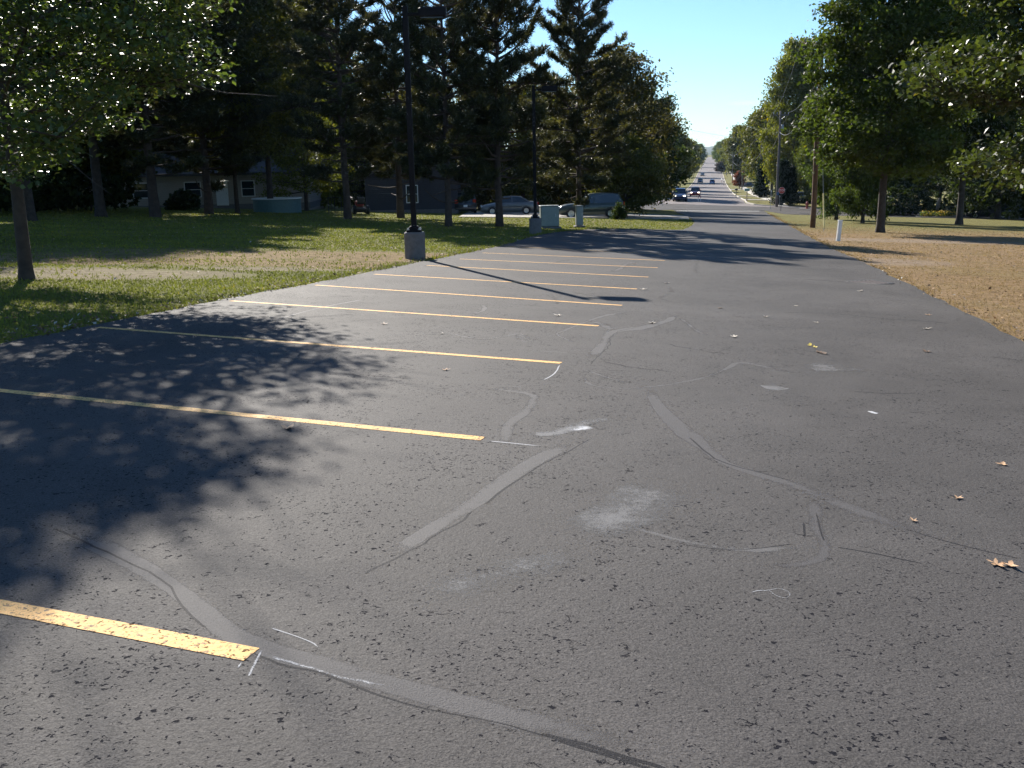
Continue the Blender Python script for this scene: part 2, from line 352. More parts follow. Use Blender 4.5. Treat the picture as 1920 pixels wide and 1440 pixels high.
def lampmat(name, col, s):
    m, nt, out = nodes_of(name)
    b = N(nt, 'ShaderNodeBsdfPrincipled', i_Roughness=0.1); b.inputs['Base Color'].default_value = (*col, 1)
    b.inputs['Emission Color'].default_value = (*col, 1); b.inputs['Emission Strength'].default_value = s
    nt.links.new(b.outputs[0], out.inputs[0])
lampmat('headlamp_lit', (1, 0.9, 0.7), 3.0); lampmat('headlamp_off', (0.7, 0.7, 0.7), 0.0); lampmat('tail_red', (0.4, 0.01, 0.01), 0.0); lampmat('amber', (0.9, 0.35, 0.05), 0.6)
def paint(name, col, rough=0.28):
    m, nt, out = nodes_of(name)
    b = N(nt, 'ShaderNodeBsdfPrincipled', i_Roughness=rough); b.inputs['Base Color'].default_value = (*col, 1)
    b.inputs['Coat Weight'].default_value = 0.7; b.inputs['Coat Roughness'].default_value = 0.06; b.inputs['Metallic'].default_value = 0.15
    tcn = N(nt, 'ShaderNodeTexCoord'); no = N(nt, 'ShaderNodeTexNoise', i_Scale=2.5, i_Detail=3); nt.links.new(tcn.outputs['Object'], no.inputs['Vector'])
    r = ramp(nt, [(0.3, [q*0.88 for q in col]), (0.7, [min(1, q*1.1) for q in col])]); nt.links.new(no.outputs['Fac'], r.inputs[0]); nt.links.new(r.outputs[0], b.inputs['Base Color'])
    nt.links.new(b.outputs[0], out.inputs[0])
paint('paint_green', (0.045, 0.06, 0.045)); paint('paint_tan', (0.16, 0.13, 0.09)); paint('paint_silver', (0.16, 0.17, 0.17))
paint('paint_navy', (0.02, 0.035, 0.09)); paint('paint_red', (0.35, 0.03, 0.03)); paint('paint_blue', (0.06, 0.14, 0.32)); paint('paint_black', (0.02, 0.022, 0.03)); paint('paint_white', (0.6, 0.6, 0.6))

# ------------------------------------------------------------------ mesh helpers
def make_mesh(name, V, Fs, mats, mi=None, smooth=False, attrs=None):
    """V (n,3); Fs either (m,k) array or list of tuples"""
    me = bpy.data.meshes.new(name)
    if isinstance(Fs, np.ndarray):
        V = np.ascontiguousarray(V, dtype=np.float32)
        me.vertices.add(len(V)); me.vertices.foreach_set('co', V.ravel())
        k = Fs.shape[1]; nF = len(Fs)
        me.loops.add(nF*k); me.loops.foreach_set('vertex_index', np.ascontiguousarray(Fs, dtype=np.int32).ravel())
        me.polygons.add(nF); me.polygons.foreach_set('loop_start', np.arange(0, nF*k, k, dtype=np.int32))
    else:
        me.from_pydata([tuple(map(float, v)) for v in V], [], [tuple(map(int, f)) for f in Fs])
    for m_ in (mats if isinstance(mats, (list, tuple)) else [mats]):
        me.materials.append(MT[m_])
    if mi is not None: me.polygons.foreach_set('material_index', np.asarray(mi, dtype=np.int32))
    if attrs:
        for an, (dom, vals) in attrs.items():
            a = me.attributes.new(an, 'FLOAT', dom); a.data.foreach_set('value', np.asarray(vals, dtype=np.float32))
    me.update(calc_edges=True)
    if smooth: me.polygons.foreach_set('use_smooth', np.ones(len(me.polygons), dtype=bool))
    return me
def link(name, me, parent=None, loc=None, rz=None):
    o = bpy.data.objects.new(name, me); COL.objects.link(o)
    if parent is not None: o.parent = parent
    if loc is not None: o.location = tuple(map(float, loc))
    if rz is not None: o.rotation_euler = (0, 0, rz)
    return o
def tag(o, label=None, cat=None, group=None, kind=None):
    if label: o['label'] = label
    if cat: o['category'] = cat
    if group: o['group'] = group
    if kind: o['kind'] = kind
    return o
def empty(name, loc, rz=0, label=None, cat=None, group=None):
    o = bpy.data.objects.new(name, None); COL.objects.link(o); o.location = tuple(map(float, loc)); o.rotation_euler = (0, 0, rz)
    o.empty_display_size = 0.2
    return tag(o, label, cat, group)
def copy_tree(root, loc, rz=0, label=None, group=None, scale=None, color=None):
    r = root.copy(); COL.objects.link(r); r.location = tuple(map(float, loc)); r.rotation_euler = (0, 0, rz)
    if label: r['label'] = label
    if group: r['group'] = group
    if scale is not None: r.scale = scale if hasattr(scale, '__len__') else (scale,)*3
    def rec(a, b):
        for ch in list(a.children):
            c = ch.copy(); COL.objects.link(c); c.parent = b
            if color is not None and c.name.startswith('crown'): c.color = (*color, 1)
            rec(ch, c)
    rec(root, r)
    return r

class MB:
    """collects boxes, tubes and lofts, then becomes ONE mesh object"""
    def __init__(s): s.V = []; s.F = []
    def add(s, V, Fs):
        o = len(s.V); s.V += [tuple(map(float, v)) for v in V]; s.F += [tuple(int(i)+o for i in f) for f in Fs]; return s
    def box(s, c, d, rz=0, bev=0.0, taper=1.0):
        x, y, z = [q/2 for q in d]
        b = min(bev, x*.9, y*.9, z*.9)
        if b <= 0:
            pts = []
            for zz, tp in ((-z, 1), (z, taper)):
                pts += [(-x*tp, -y*tp, zz), (x*tp, -y*tp, zz), (x*tp, y*tp, zz), (-x*tp, y*tp, zz)]
            fs = [(0, 3, 2, 1), (4, 5, 6, 7), (0, 1, 5, 4), (1, 2, 6, 5), (2, 3, 7, 6), (3, 0, 4, 7)]
        else:
            pts = []; ring = [(-x+b, -y), (x-b, -y), (x, -y+b), (x, y-b), (x-b, y), (-x+b, y), (-x, y-b), (-x, -y+b)]
            def rg(sc_, zz): pts.extend([(px*(1 - sc_/max(x, 1e-6)), py*(1 - sc_/max(y, 1e-6)), zz) for px, py in ring])
            rg(b, -z); rg(0, -z+b); rg(0, z-b); rg(b, z)
            pts = [(p[0]*(taper if p[2] > 0 else 1), p[1]*(taper if p[2] > 0 else 1), p[2]) for p in pts]
            fs = [tuple(range(7, -1, -1)), tuple(range(24, 32))]
            for k in range(3):
                for i in range(8):
                    j = (i+1) % 8; fs.append((k*8+i, k*8+j, k*8+8+j, k*8+8+i))
        ca, sa = math.cos(rz), math.sin(rz)
        return s.add([(c[0]+p[0]*ca-p[1]*sa, c[1]+p[0]*sa+p[1]*ca, c[2]+p[2]) for p in pts], fs)
    def tube(s, pts, rad, n=8, cap=True):
        V, Fs = tube(pts, rad, n, cap); return s.add(V, Fs)
    def lathe(s, prof, c=(0, 0, 0), n=20, axis='z'):
        V = []; Fs = []
        for r, h in prof:
            for k in range(n):
                a = 2*math.pi*k/n
                p = (r*math.cos(a), r*math.sin(a), h)
                if axis == 'x': p = (h, r*math.cos(a), r*math.sin(a))
                if axis == 'y': p = (r*math.cos(a), h, r*math.sin(a))
                V.append((c[0]+p[0], c[1]+p[1], c[2]+p[2]))
        for i in range(len(prof)-1):
            for k in range(n):
                k2 = (k+1) % n; Fs.append((i*n+k, i*n+k2, (i+1)*n+k2, (i+1)*n+k))
        Fs.append(tuple(range(n-1, -1, -1))); Fs.append(tuple((len(prof)-1)*n+k for k in range(n)))
        return s.add(V, Fs)
    def loft(s, secs, closed=False, caps=True):
        n = len(secs[0]); V = [p for q in secs for p in q]; Fs = []
        for i in range(len(secs)-1):
            for k in range(n if closed else n-1):
                k2 = (k+1) % n; Fs.append((i*n+k, i*n+k2, (i+1)*n+k2, (i+1)*n+k))
        if caps: Fs.append(tuple(range(n-1, -1, -1))); Fs.append(tuple((len(secs)-1)*n+k for k in range(n)))
        return s.add(V, Fs)
    def build(s, name, mat, parent=None, loc=None, rz=None, smooth=False):
        return link(name, make_mesh(name, s.V, s.F, mat, smooth=smooth), parent, loc, rz)

def tube(pts, rad, n=8, cap=True):
    pts = np.array(pts, float); m_ = len(pts)
    rad = np.broadcast_to(np.asarray(rad, float), (m_,))
    tg = np.gradient(pts, axis=0) if m_ > 2 else np.repeat((pts[1]-pts[0])[None], m_, 0)
    tg /= np.linalg.norm(tg, axis=1)[:, None]+1e-9
    ref = np.array([0, 0, 1.0]) if abs(tg[:, 2]).mean() < 0.8 else np.array([1.0, 0, 0])
    a = np.cross(tg, ref); a /= np.linalg.norm(a, axis=1)[:, None]+1e-9
    b = np.cross(tg, a)
    an = np.arange(n)*2*math.pi/n
    V = pts[:, None, :] + rad[:, None, None]*(a[:, None, :]*np.cos(an)[None, :, None] + b[:, None, :]*np.sin(an)[None, :, None])
    V = V.reshape(-1, 3)
    i = np.arange(m_-1)[:, None]*n; k = np.arange(n)[None, :]; k2 = (k+1) % n
    Fs = np.stack([i+k, i+k2, i+n+k2, i+n+k], -1).reshape(-1, 4)
    if not cap: return V, Fs
    Fs = [tuple(f) for f in Fs] + [tuple(range(n-1, -1, -1)), tuple((m_-1)*n+q for q in range(n))]
    return V, Fs

def smooth_line(pts, step=0.3):
    """Catmull-Rom resample of 2D/3D points"""
    pts = [np.array(p, float) for p in pts]
    if len(pts) < 3:
        a, b = pts; n = max(2, int(np.linalg.norm(b-a)/step)+1)
        return [a+(b-a)*t for t in np.linspace(0, 1, n)]
    P_ = [2*pts[0]-pts[1]] + pts + [2*pts[-1]-pts[-2]]
    out = []
    for i in range(1, len(P_)-2):
        n = max(2, int(np.linalg.norm(P_[i+1]-P_[i])/step)+1)
        for t in np.linspace(0, 1, n, endpoint=False):
            p0, p1, p2, p3 = P_[i-1:i+3]
            out.append(0.5*((2*p1)+(-p0+p2)*t+(2*p0-5*p1+4*p2-p3)*t*t+(-p0+3*p1-3*p2+p3)*t**3))
    out.append(pts[-1]); return out

def drape(poly, dz, skirt=0.0, extra=()):
    """triangulated polygon laid on the terrain (cut at the terrain's knots)"""
    bm = bmesh.new()
    vs_ = [bm.verts.new((float(p[0]), float(p[1]), 0)) for p in poly]
    bm.faces.new(vs_)
    y0 = min(p[1] for p in poly); y1 = max(p[1] for p in poly)
    bmesh.ops.triangulate(bm, faces=bm.faces[:])
    cuts = [k for k in KY if y0 < k < y1] + list(extra)
    for a, b in zip(KY[:-1], KY[1:]):
        if b > 140 and a < 320:
            st = (b-a)/3; cuts += [a+st, a+2*st]
    for k in cuts:
        if y0 < k < y1:
            bmesh.ops.bisect_plane(bm, geom=bm.verts[:]+bm.edges[:]+bm.faces[:], plane_co=(0, float(k), 0), plane_no=(0, 1, 0))
    bmesh.ops.triangulate(bm, faces=[f for f in bm.faces if len(f.verts) > 4])
    bm.normal_update()
    for f in bm.faces:
        if f.normal.z < 0: f.normal_flip()
    for v_ in bm.verts: v_.co.z = float(ter(v_.co.x, v_.co.y)) + dz
    if skirt:
        be = [e for e in bm.edges if len(e.link_faces) == 1]
        r = bmesh.ops.extrude_edge_only(bm, edges=be)
        for g in r['geom']:
            if isinstance(g, bmesh.types.BMVert): g.co.z -= skirt
    bm.verts.index_update()
    V = [tuple(v_.co) for v_ in bm.verts]; Fs = [tuple(v_.index for v_ in f.verts) for f in bm.faces]
    bm.free(); return V, Fs
# ------------------------------------------------------------------ ground sheet
gy = sorted(set(list(KY) + [-30, -10, -5] + list(np.arange(3, 95, 3.0)) + [100, 105, 116, 130, 150, 157, 173, 181, 200, 215, 250, 270, 310, 325, 420, 530, 700]))
gx = np.array([-4000, -2000, -1000, -500, -250, -160, -120] + list(np.arange(-90, 121, 3.0)) + [150, 200, 300, 500, 1000, 2000, 4000])
GX, GY = np.meshgrid(gx, gy); GZ = ter(GX, GY)
V = np.stack([GX, GY, GZ], -1).reshape(-1, 3)
ny, nx = GX.shape
i = np.arange(ny-1)[:, None]*nx; k = np.arange(nx-1)[None, :]
Fs = np.stack([i+k, i+k+1, i+nx+k+1, i+nx+k], -1).reshape(-1, 4)
tag(link('ground', make_mesh('ground', V, Fs, 'lawn', smooth=True)), kind='structure')

# far wooded hills closing the view
rng = np.random.default_rng(3)
hx = np.linspace(-2500, 3500, 500); rows = []
for j, (yy, hh) in enumerate([(2400, 0), (2700, 16), (3000, 34), (3500, 45), (4200, 20)]):
    base = CAMZ+8-3+hh*(0.9+0.12*np.sin(hx/310+j)+0.08*np.sin(hx/97+2*j)) + rng.normal(0, 1.3, len(hx))*(hh > 0)
    if hh == 0: base[:] = -4
    rows.append(np.stack([hx, np.full_like(hx, yy), base-5], -1))
V = np.concatenate(rows); nx = len(hx)
i = np.arange(4)[:, None]*nx; k = np.arange(nx-1)[None, :]
Fs = np.stack([i+k, i+k+1, i+nx+k+1, i+nx+k], -1).reshape(-1, 4)
simple('far_wood', (0.04, 0.055, 0.035), 0.95, var=0.4, scale=0.02)
tag(link('hills', make_mesh('hills', V, Fs, 'far_wood')), kind='structure')

# ------------------------------------------------------------------ parking lot
LA = G(180, 613)[:2]; LB = G(930, 464)[:2]
ldir = (LB-LA)/np.linalg.norm(LB-LA)
RA = G(1920, 645)[:2]; RB = G(1600, 485)[:2]; rdir = (RB-RA)/np.linalg.norm(RB-RA)
rngp = np.random.default_rng(5)
def wob(line, amp=0.03, step=0.5):
    out = []
    pts = smooth_line(line, step)
    for p in pts: out.append(p+rngp.normal(0, amp, 2))
    return out
left_edge = wob([LA-ldir*16, LA-ldir*5, LA, G(430, 563)[:2], G(590, 534)[:2], G(700, 511)[:2], LB, G(1020, 440)[:2], G(1100, 431)[:2]])
isl = [G(*q)[:2] for q in ((1180, 430), (1245, 432), (1280, 432), (1296, 425), (1303, 417), (1296, 411), (1286, 404.5), (1272, 400), (1267, 396.5), (1262, 394))]
right_edge = wob([RA-rdir*14, RA-rdir*5, RA, G(1740, 553)[:2], RB, G(1545, 460)[:2], G(1480, 424)[:2], G(1440, 401)[:2]])
endR = G(1432, 395)[:2]; endL = G(1262, 394)[:2]
poly = left_edge + isl + [endR] + right_edge[::-1]
V, Fs = drape(poly, 0.03, skirt=0.05)
V = list(V); Fs = list(Fs); mi = [0]*len(Fs); fade = [1.0]*len(V); tone = [0.5]*len(V)
LOTZ = 0.0310
lift = [0.0302]
def ribbon(pix, width, tn_, st=1.0, soft=True, step=0.12, wvar=0.25, jit=0.0, world=None, taper=True):
    """a soft-edged streak lying on the asphalt, through points seen at pix"""
    global V, Fs, mi
    lift[0] += 0.000014
    pts = [G(*q, 0.03)[:2] for q in pix] if world is None else world
    ln = smooth_line(pts, step)
    ln = np.array(ln); n = len(ln)
    t = np.gradient(ln, axis=0); t /= np.linalg.norm(t, axis=1)[:, None]+1e-9
    nrm = np.stack([-t[:, 1], t[:, 0]], -1)
    w = width*(1+wvar*np.interp(np.arange(n), np.arange(0, n+6, 6), rngp.normal(0, 1, len(np.arange(0, n+6, 6)))))
    if jit: ln = ln + nrm*rngp.normal(0, jit, n)[:, None]
    prof = [(-.5, 0), (-.28, .75), (0, 1), (.28, .75), (.5, 0)] if soft else [(-.5, .8), (0, 1), (.5, .8)]
    o = len(V)
    for i_ in range(n):
        e = min(1.0, min(i_, n-1-i_)/max(1, n*0.18)) if taper else 1.0
        for q, f in prof:
            if soft: f = min(1.0, f*1.12)
            p = ln[i_]+nrm[i_]*w[i_]*q
            V.append((p[0], p[1], float(ter(p[0], p[1]))+lift[0])); fade.append(f*st*(0.35+.65*e if not soft else e)); tone.append(tn_)
    k_ = len(prof)
    for i_ in range(n-1):
        for j in range(k_-1):
            a = o+i_*k_+j; Fs.append((a, a+k_, a+k_+1, a+1)); mi.append(1)
S = ribbon
# smear bands of filler over old cracks, and the cracks themselves
A_ = [(1098, 812), (1060, 835), (1000, 866), (940, 905), (890, 942), (820, 985), (740, 1035), (680, 1075)]
S(A_, .15, .50, .85); S([(x+12, y+8) for x, y in A_[:5]], .012, 0.03, 1.2, False, jit=.004); S([(890, 955), (850, 985), (790, 1020), (715, 1060), (682, 1078)], .014, 0.03, 1.3, False, jit=.008)
B_ = [(60, 965), (150, 1005), (260, 1060), (350, 1120), (420, 1180), (490, 1215), (580, 1240), (700, 1275), (830, 1310), (950, 1345), (1080, 1375), (1250, 1425), (1400, 1480)]
S(B_, .17, .46, .85); S([(90, 985), (200, 1035), (300, 1085), (340, 1135), (400, 1190)], .010, 0.03, 1.1, False, jit=.004)
S([(470, 1222), (500, 1236), (545, 1250), (600, 1262), (700, 1300), (800, 1330), (900, 1345), (1000, 1372), (1100, 1402), (1220, 1440)], .010, 0.02, 1.3, False, jit=.003)
S([(1010, 1374), (1100, 1398), (1180, 1420), (1270, 1452)], .016, 0.02, 1.5, False, jit=.003); S([(1040, 1388), (1130, 1414), (1230, 1445)], .009, 0.02, 1.4, False, jit=.003)
C_ = [(1193, 703), (1215, 728), (1235, 762), (1270, 798), (1320, 838), (1360, 868), (1430, 892), (1515, 918), (1600, 955), (1700, 990), (1800, 1020), (1930, 1050)]
S(C_, .14, .42, .8); S([(1290, 818), (1340, 860), (1420, 885), (1500, 905)], .010, .03, 1.1, False, jit=.004); S([(1700, 992), (1800, 1022), (1930, 1052)], .009, .03, 1.1, False, jit=.004)
S([(1518, 915), (1528, 955), (1530, 990), (1545, 1015), (1545, 1040), (1520, 1055), (1440, 1060), (1380, 1040)], .12, .40, .8); S([(1530, 960), (1540, 1000), (1546, 1015)], .010, .03, 1.2, False); S([(1506, 975), (1510, 1012)], .010, .03, 1.2, False)
S([(1155, 978), (1190, 990), (1240, 1004), (1300, 1018), (1380, 1030), (1450, 1030), (1540, 1020)], .07, .52, .75); S([(1240, 1010), (1310, 1026), (1400, 1030), (1500, 1018)], .008, .03, 1.0, False); S([(1560, 1025), (1650, 1040), (1740, 1058)], .012, .03, 1.1, False, jit=.006)
S([(1078, 686), (1095, 708), (1110, 722), (1160, 728), (1230, 724), (1320, 708), (1365, 690), (1395, 680), (1500, 700), (1560, 692)], .10, .46, .75)
S([(1095, 690), (1130, 705), (1190, 722)], .11, .46, .7); S([(1085, 684), (1110, 668), (1130, 645), (1150, 622), (1200, 615), (1250, 602), (1270, 592), (1340, 590)], .17, .46, .8, wvar=.35); S([(1105, 685), (1140, 650), (1155, 624), (1230, 606)], .010, .03, 1.1, False, jit=.008)
S([(1150, 622), (1128, 608), (1100, 600)], .16, .46, .8); S([(1230, 590), (1160, 588), (1120, 596), (1098, 604), (1058, 620), (1045, 628), (1085, 645), (1100, 655)], .12, .48, .75, wvar=.35)
S([(1046, 627), (985, 640), (975, 626), (900, 636), (840, 624), (800, 625), (765, 630)], .10, .50, .75); S([(985, 640), (975, 625)], .22, .45, .7); S([(960, 655), (1040, 660), (1100, 664)], .05, .52, .7)
S([(495, 608), (550, 590), (620, 573), (720, 555)], .07, .56, .75); S([(868, 742), (915, 730), (960, 734), (1000, 742), (985, 772), (955, 795), (948, 830), (955, 850)], .12, .47, .75); S([(915, 728), (1010, 722), (1060, 715)], .04, .5, .7)
S([(870, 590), (905, 583), (905, 572), (880, 570)], .13, .5, .75); S([(940, 570), (1000, 573), (1060, 580)], .09, .48, .7); S([(1060, 545), (1120, 556), (1170, 560)], .12, .46, .6)
S([(1055, 515), (1090, 520), (1110, 524)], .10, .52, .7); S([(1130, 513), (1160, 505), (1175, 495), (1205, 488)], .2, .48, .7); S([(1032, 497), (1050, 490), (1100, 484)], .2, .48, .6)
S([(1270, 592), (1290, 607), (1310, 622), (1345, 635)], .09, .46, .7); S([(1020, 548), (1040, 560), (1045, 570), (1032, 562)], .16, .48, .6); S([(1250, 530), (1258, 548), (1240, 560), (1300, 575)], .16, .44, .5)
S([(1310, 480), (1305, 505), (1312, 520)], .25, .44, .5); S([(1140, 613), (1120, 604)], .3, .46, .6)
S([(1450, 586), (1560, 588), (1640, 596), (1740, 603), (1790, 607)], .035, .08, 1.0, False, jit=.015); S([(1490, 522), (1560, 527), (1625, 531)], .05, .10, .8, False, jit=.02)
S([(1850, 668), (1930, 678)], .02, .08, .9, False); S([(1590, 733), (1660, 738), (1730, 737)], .015, .08, .9, False); S([(1430, 824), (1480, 818)], .02, .05, 1.0, False)
for a_ in ([(1120, 675), (1190, 690), (1290, 700)], [(620, 700), (700, 706), (800, 710)], [(1230, 640), (1330, 660), (1420, 668)]): S(a_, .03, .16, .6, False, jit=.02)
# overspray, chalk
S([(1050, 807), (1083, 803), (1115, 799)], .26, .95, .9, step=.05); S([(960, 815), (1040, 812), (1110, 790), (1180, 783)], .22, .62, .7)
S([(1628, 770), (1638, 774), (1648, 776)], .06, .95, 1.0, step=.03); S([(780, 1140), (830, 1112), (880, 1090), (960, 1068), (1060, 1050), (1140, 1035)], .34, .60, .62); S([(785, 1142), (820, 1120)], .12, .72, .7)
S([(1040, 1010), (1120, 985), (1180, 960), (1220, 925), (1290, 903)], .50, .60, .62); S([(1480, 735), (1450, 728), (1420, 728)], .3, .58, .75); S([(1510, 678), (1560, 690), (1590, 700)], .7, .56, .72)
S([(905, 826), (960, 831), (1030, 838)], .010, .9, .8, False, jit=.002); S([(1050, 682), (1040, 700), (1015, 715)], .010, .9, .9, False, jit=.002)
S([(486, 1224), (540, 1240), (640, 1270), (757, 1292)], .012, .9, .62, False, jit=.003, step=.04); S([(500, 1175), (560, 1195), (590, 1208), (600, 1220)], .008, .85, .9, False, step=.03)
S([(495, 1212), (480, 1240), (462, 1278)], .007, .9, .65, False, step=.02); S([(455, 1240), (443, 1256)], .006, .9, .8, False, step=.02)
ov = [(1432, 1108), (1445, 1106), (1462, 1104), (1478, 1110), (1480, 1118), (1468, 1121), (1452, 1115), (1443, 1107)]
S(ov, .005, .85, .7, False, step=.01, taper=False); S([(1405, 1112), (1420, 1108), (1436, 1107)], .005, .9, .7, False, step=.01)
lot = tag(link('parking_lot', make_mesh('parking_lot', V, Fs, ['asphalt', 'slurry'], mi, attrs={'fade': ('POINT', fade), 'tone': ('POINT', tone)})), kind='structure')

# stall lines: (outer end, inner end)
ends = [((-700, 1003), (472, 1227)), ((-200, 712), (905, 822.5)), ((183, 613.5), (1052, 680.5)), ((432, 564), (1122, 611)), ((592, 534.5), (1166, 572.5)), ((702, 514), (1194, 541.8)),
        ((800, 497.5), (1216, 519.5)), ((862, 485.5), (1233, 502)), ((905, 474), (1246, 488.5)), ((945, 461.5), (1240, 476.5))]
for (a, b_) in ends:
    a3 = G(*a, LOTZ)[:2]; b3 = G(*b_, LOTZ)[:2]
    dd = (b3-a3)/np.linalg.norm(b3-a3); nn = np.array([-dd[1], dd[0]])*0.046
    la = smooth_line([a3, b3], 0.4); vv = []; ff = []
    for q, p in enumerate(la):
        for s_ in (-1, 1):
            w_ = p+nn*s_*(1+rngp.normal(0, .02)); vv.append((w_[0], w_[1], float(ter(*w_))+0.0320))
        if q: o_ = 2*q; ff.append((o_-2, o_-1, o_+1, o_) if True else None)
    link('stall_line', make_mesh('stall_line', vv, ff, 'yellow_paint'), lot)

def strip(c0, c1, half, dz):
    d_ = (c1-c0)/np.linalg.norm(c1-c0); n_ = np.array([-d_[1], d_[0]])
    return [c0+n_*half, c1+n_*half, c1-n_*half, c0-n_*half]
# stop line
V, Fs = drape(strip(G(1268, 396)[:2], G(1424, 396.5)[:2], .28, 0), 0.041)
link('stop_line', make_mesh('stop_line', V, Fs, 'white_paint'), lot)

# ------------------------------------------------------------------ streets beyond
sdir = np.array([SX, 1.0]); sdir /= np.linalg.norm(sdir); sper = np.array([sdir[1], -sdir[0]])
def ST(s_, t_):
    """street coordinates: s metres out along the far street, t to its right"""
    p = sdir*s_+sper*t_; return np.array([p[0], p[1], float(ter(*p))])
S0, S1 = 114.5, 133.0
# cross street
V, Fs = drape([ST(S0, -160)[:2], ST(S0, -40)[:2], ST(S0, -6)[:2], endL+np.array([0, .5]), endR+np.array([0, .5]), ST(S0-3, 9)[:2], ST(S0-6, 40)[:2], ST(S0-12, 160)[:2], ST(S1-12, 160)[:2], ST(S1-6, 40)[:2], ST(S1, 8)[:2], ST(S1, -9)[:2], ST(S1, -160)[:2]], 0.025, 0.05)
tag(link('cross_street', make_mesh('cross_street', V, Fs, 'asphalt')), kind='structure')
V, Fs = drape([ST(S1-4.5, -11)[:2], ST(S1-.5, -8)[:2], ST(S1+3, -6.9)[:2], ST(1250, -6.9)[:2], ST(1250, 4.5)[:2], ST(S1+3, 4.5)[:2], ST(S1-.5, 5.5)[:2], ST(S1-5, 11)[:2]], 0.045, 0.05)
tag(link('street', make_mesh('street', V, Fs, 'street_asphalt')), kind='structure')
def kerb(line, name='kerb', w=0.18, h=0.14):
    mb = MB(); secs = []
    ln = np.array(line); t = np.gradient(ln, axis=0); t /= np.linalg.norm(t, axis=1)[:, None]; nn = np.stack([t[:, 1], -t[:, 0]], -1)
    for p, n_ in zip(ln, nn):
        z = float(ter(*p)); a = p-n_*w/2; b2 = p+n_*w/2
        secs.append([(a[0], a[1], z-.05), (a[0], a[1], z+h), (b2[0], b2[1], z+h), (b2[0], b2[1], z-.05)])
    mb.loft(secs, closed=True)
    return tag(mb.build(name, 'walk_concrete'), kind='structure')
def run(t_, s0, s1, n=60):
    return [ST(s, t_)[:2] for s in np.geomspace(s0, s1, n)]
kerb([ST(S1-6, 16)[:2], ST(S1-5, 11.5)[:2], ST(S1-2.5, 7.6)[:2], ST(S1, 5.6)[:2], ST(S1+4, 4.75)[:2]]+run(4.7, S1+8, 900))
kerb([ST(S1-3, -30)[:2], ST(S1-4, -12.5)[:2], ST(S1-2.0, -9.6)[:2], ST(S1+1, -7.6)[:2], ST(S1+4, -7.15)[:2]]+run(-7.1, S1+8, 900))
V, Fs = drape([ST(S1-2, 8.3)[:2], ST(S1-2, 9.9)[:2], ST(700, 9.9)[:2], ST(700, 8.3)[:2]], 0.05, 0.06)
tag(link('sidewalk', make_mesh('sidewalk', V, Fs, 'walk_concrete')), kind='structure')
V, Fs = drape([ST(S1-5.5, 11)[:2], ST(S1-9, 60)[:2], ST(S1-7.5, 60)[:2], ST(S1-3.6, 11)[:2]], 0.055, 0.06)
tag(link('sidewalk', make_mesh('sidewalk', V, Fs, 'walk_concrete')), kind='structure')
for s_, w_ in ((150, 5), (196, 4), (268, 5)):
    V, Fs = drape([ST(s_, 4.8)[:2], ST(s_, 26)[:2], ST(s_+w_, 26)[:2], ST(s_+w_+.8, 4.8)[:2]], 0.065, 0.06)
    tag(link('driveway', make_mesh('driveway', V, Fs, 'drive_concrete')), kind='structure')
for s_, w_ in ((141, 5), (172, 4.5), (230, 4)):
    V, Fs = drape([ST(s_, -7.2)[:2], ST(s_, -26)[:2], ST(s_+w_, -26)[:2], ST(s_+w_+.8, -7.2)[:2]], 0.065, 0.06)
    tag(link('driveway', make_mesh('driveway', V, Fs, 'drive_concrete')), kind='structure')
# driveway on the left behind the grass strip
V, Fs = drape([G(860, 407.5)[:2], G(1010, 408.5)[:2], G(1292, 411.5)[:2], G(1290, 405.5)[:2], G(1200, 402)[:2], G(1040, 399.5)[:2], G(880, 397)[:2]], 0.045, 0.05)
tag(link('driveway', make_mesh('driveway', V, Fs, 'drive_concrete')), kind='structure')
# ------------------------------------------------------------------ trees
def unit(v): return v/(np.linalg.norm(v, axis=-1, keepdims=True)+1e-9)
def leaves(centers, n_per, cs, flat, size, rng, upb=1.0, aspect=0.62, droop=0.0):
    C = np.repeat(centers, n_per, 0); n = len(C)
    off = rng.normal(0, 1, (n, 3))*np.array([cs, cs, cs*flat])
    C = C+off
    nrm = unit(rng.normal(0, 1, (n, 3)) + np.array([0, 0, upb]))
    a = unit(np.cross(nrm, rng.normal(0, 1, (n, 3)))); 
    if droop: a = unit(a+np.array([0, 0, -droop])*rng.random((n, 1)))
    b = unit(np.cross(nrm, a))
    s = size*(0.6+0.8*rng.random((n, 1)))
    V = np.stack([C-a*s/2, C+b*s*aspect/2-a*s*.08+nrm*s*.08, C+a*s/2, C-b*s*aspect/2-a*s*.08+nrm*s*.08], 1).reshape(-1, 3)
    Fs = np.arange(n*4).reshape(-1, 4)
    return V, Fs
class Wood:
    def __init__(s): s.V = []; s.F = []; s.o = 0
    def add(s, pts, r, n=6):
        V, Fs = tube(pts, r, n, cap=False); s.V.append(V); s.F.append(Fs+s.o); s.o += len(V)
    def get(s): return np.concatenate(s.V), np.concatenate(s.F)
def bez(p0, d0, L, rng, up=0.0, n=6, wig=0.06):
    pts = [p0]; d = d0/np.linalg.norm(d0)
    for i_ in range(n):
        d = unit(d+np.array([0, 0, up/n])+rng.normal(0, wig, 3)); pts.append(pts[-1]+d*L/n)
    return np.array(pts)
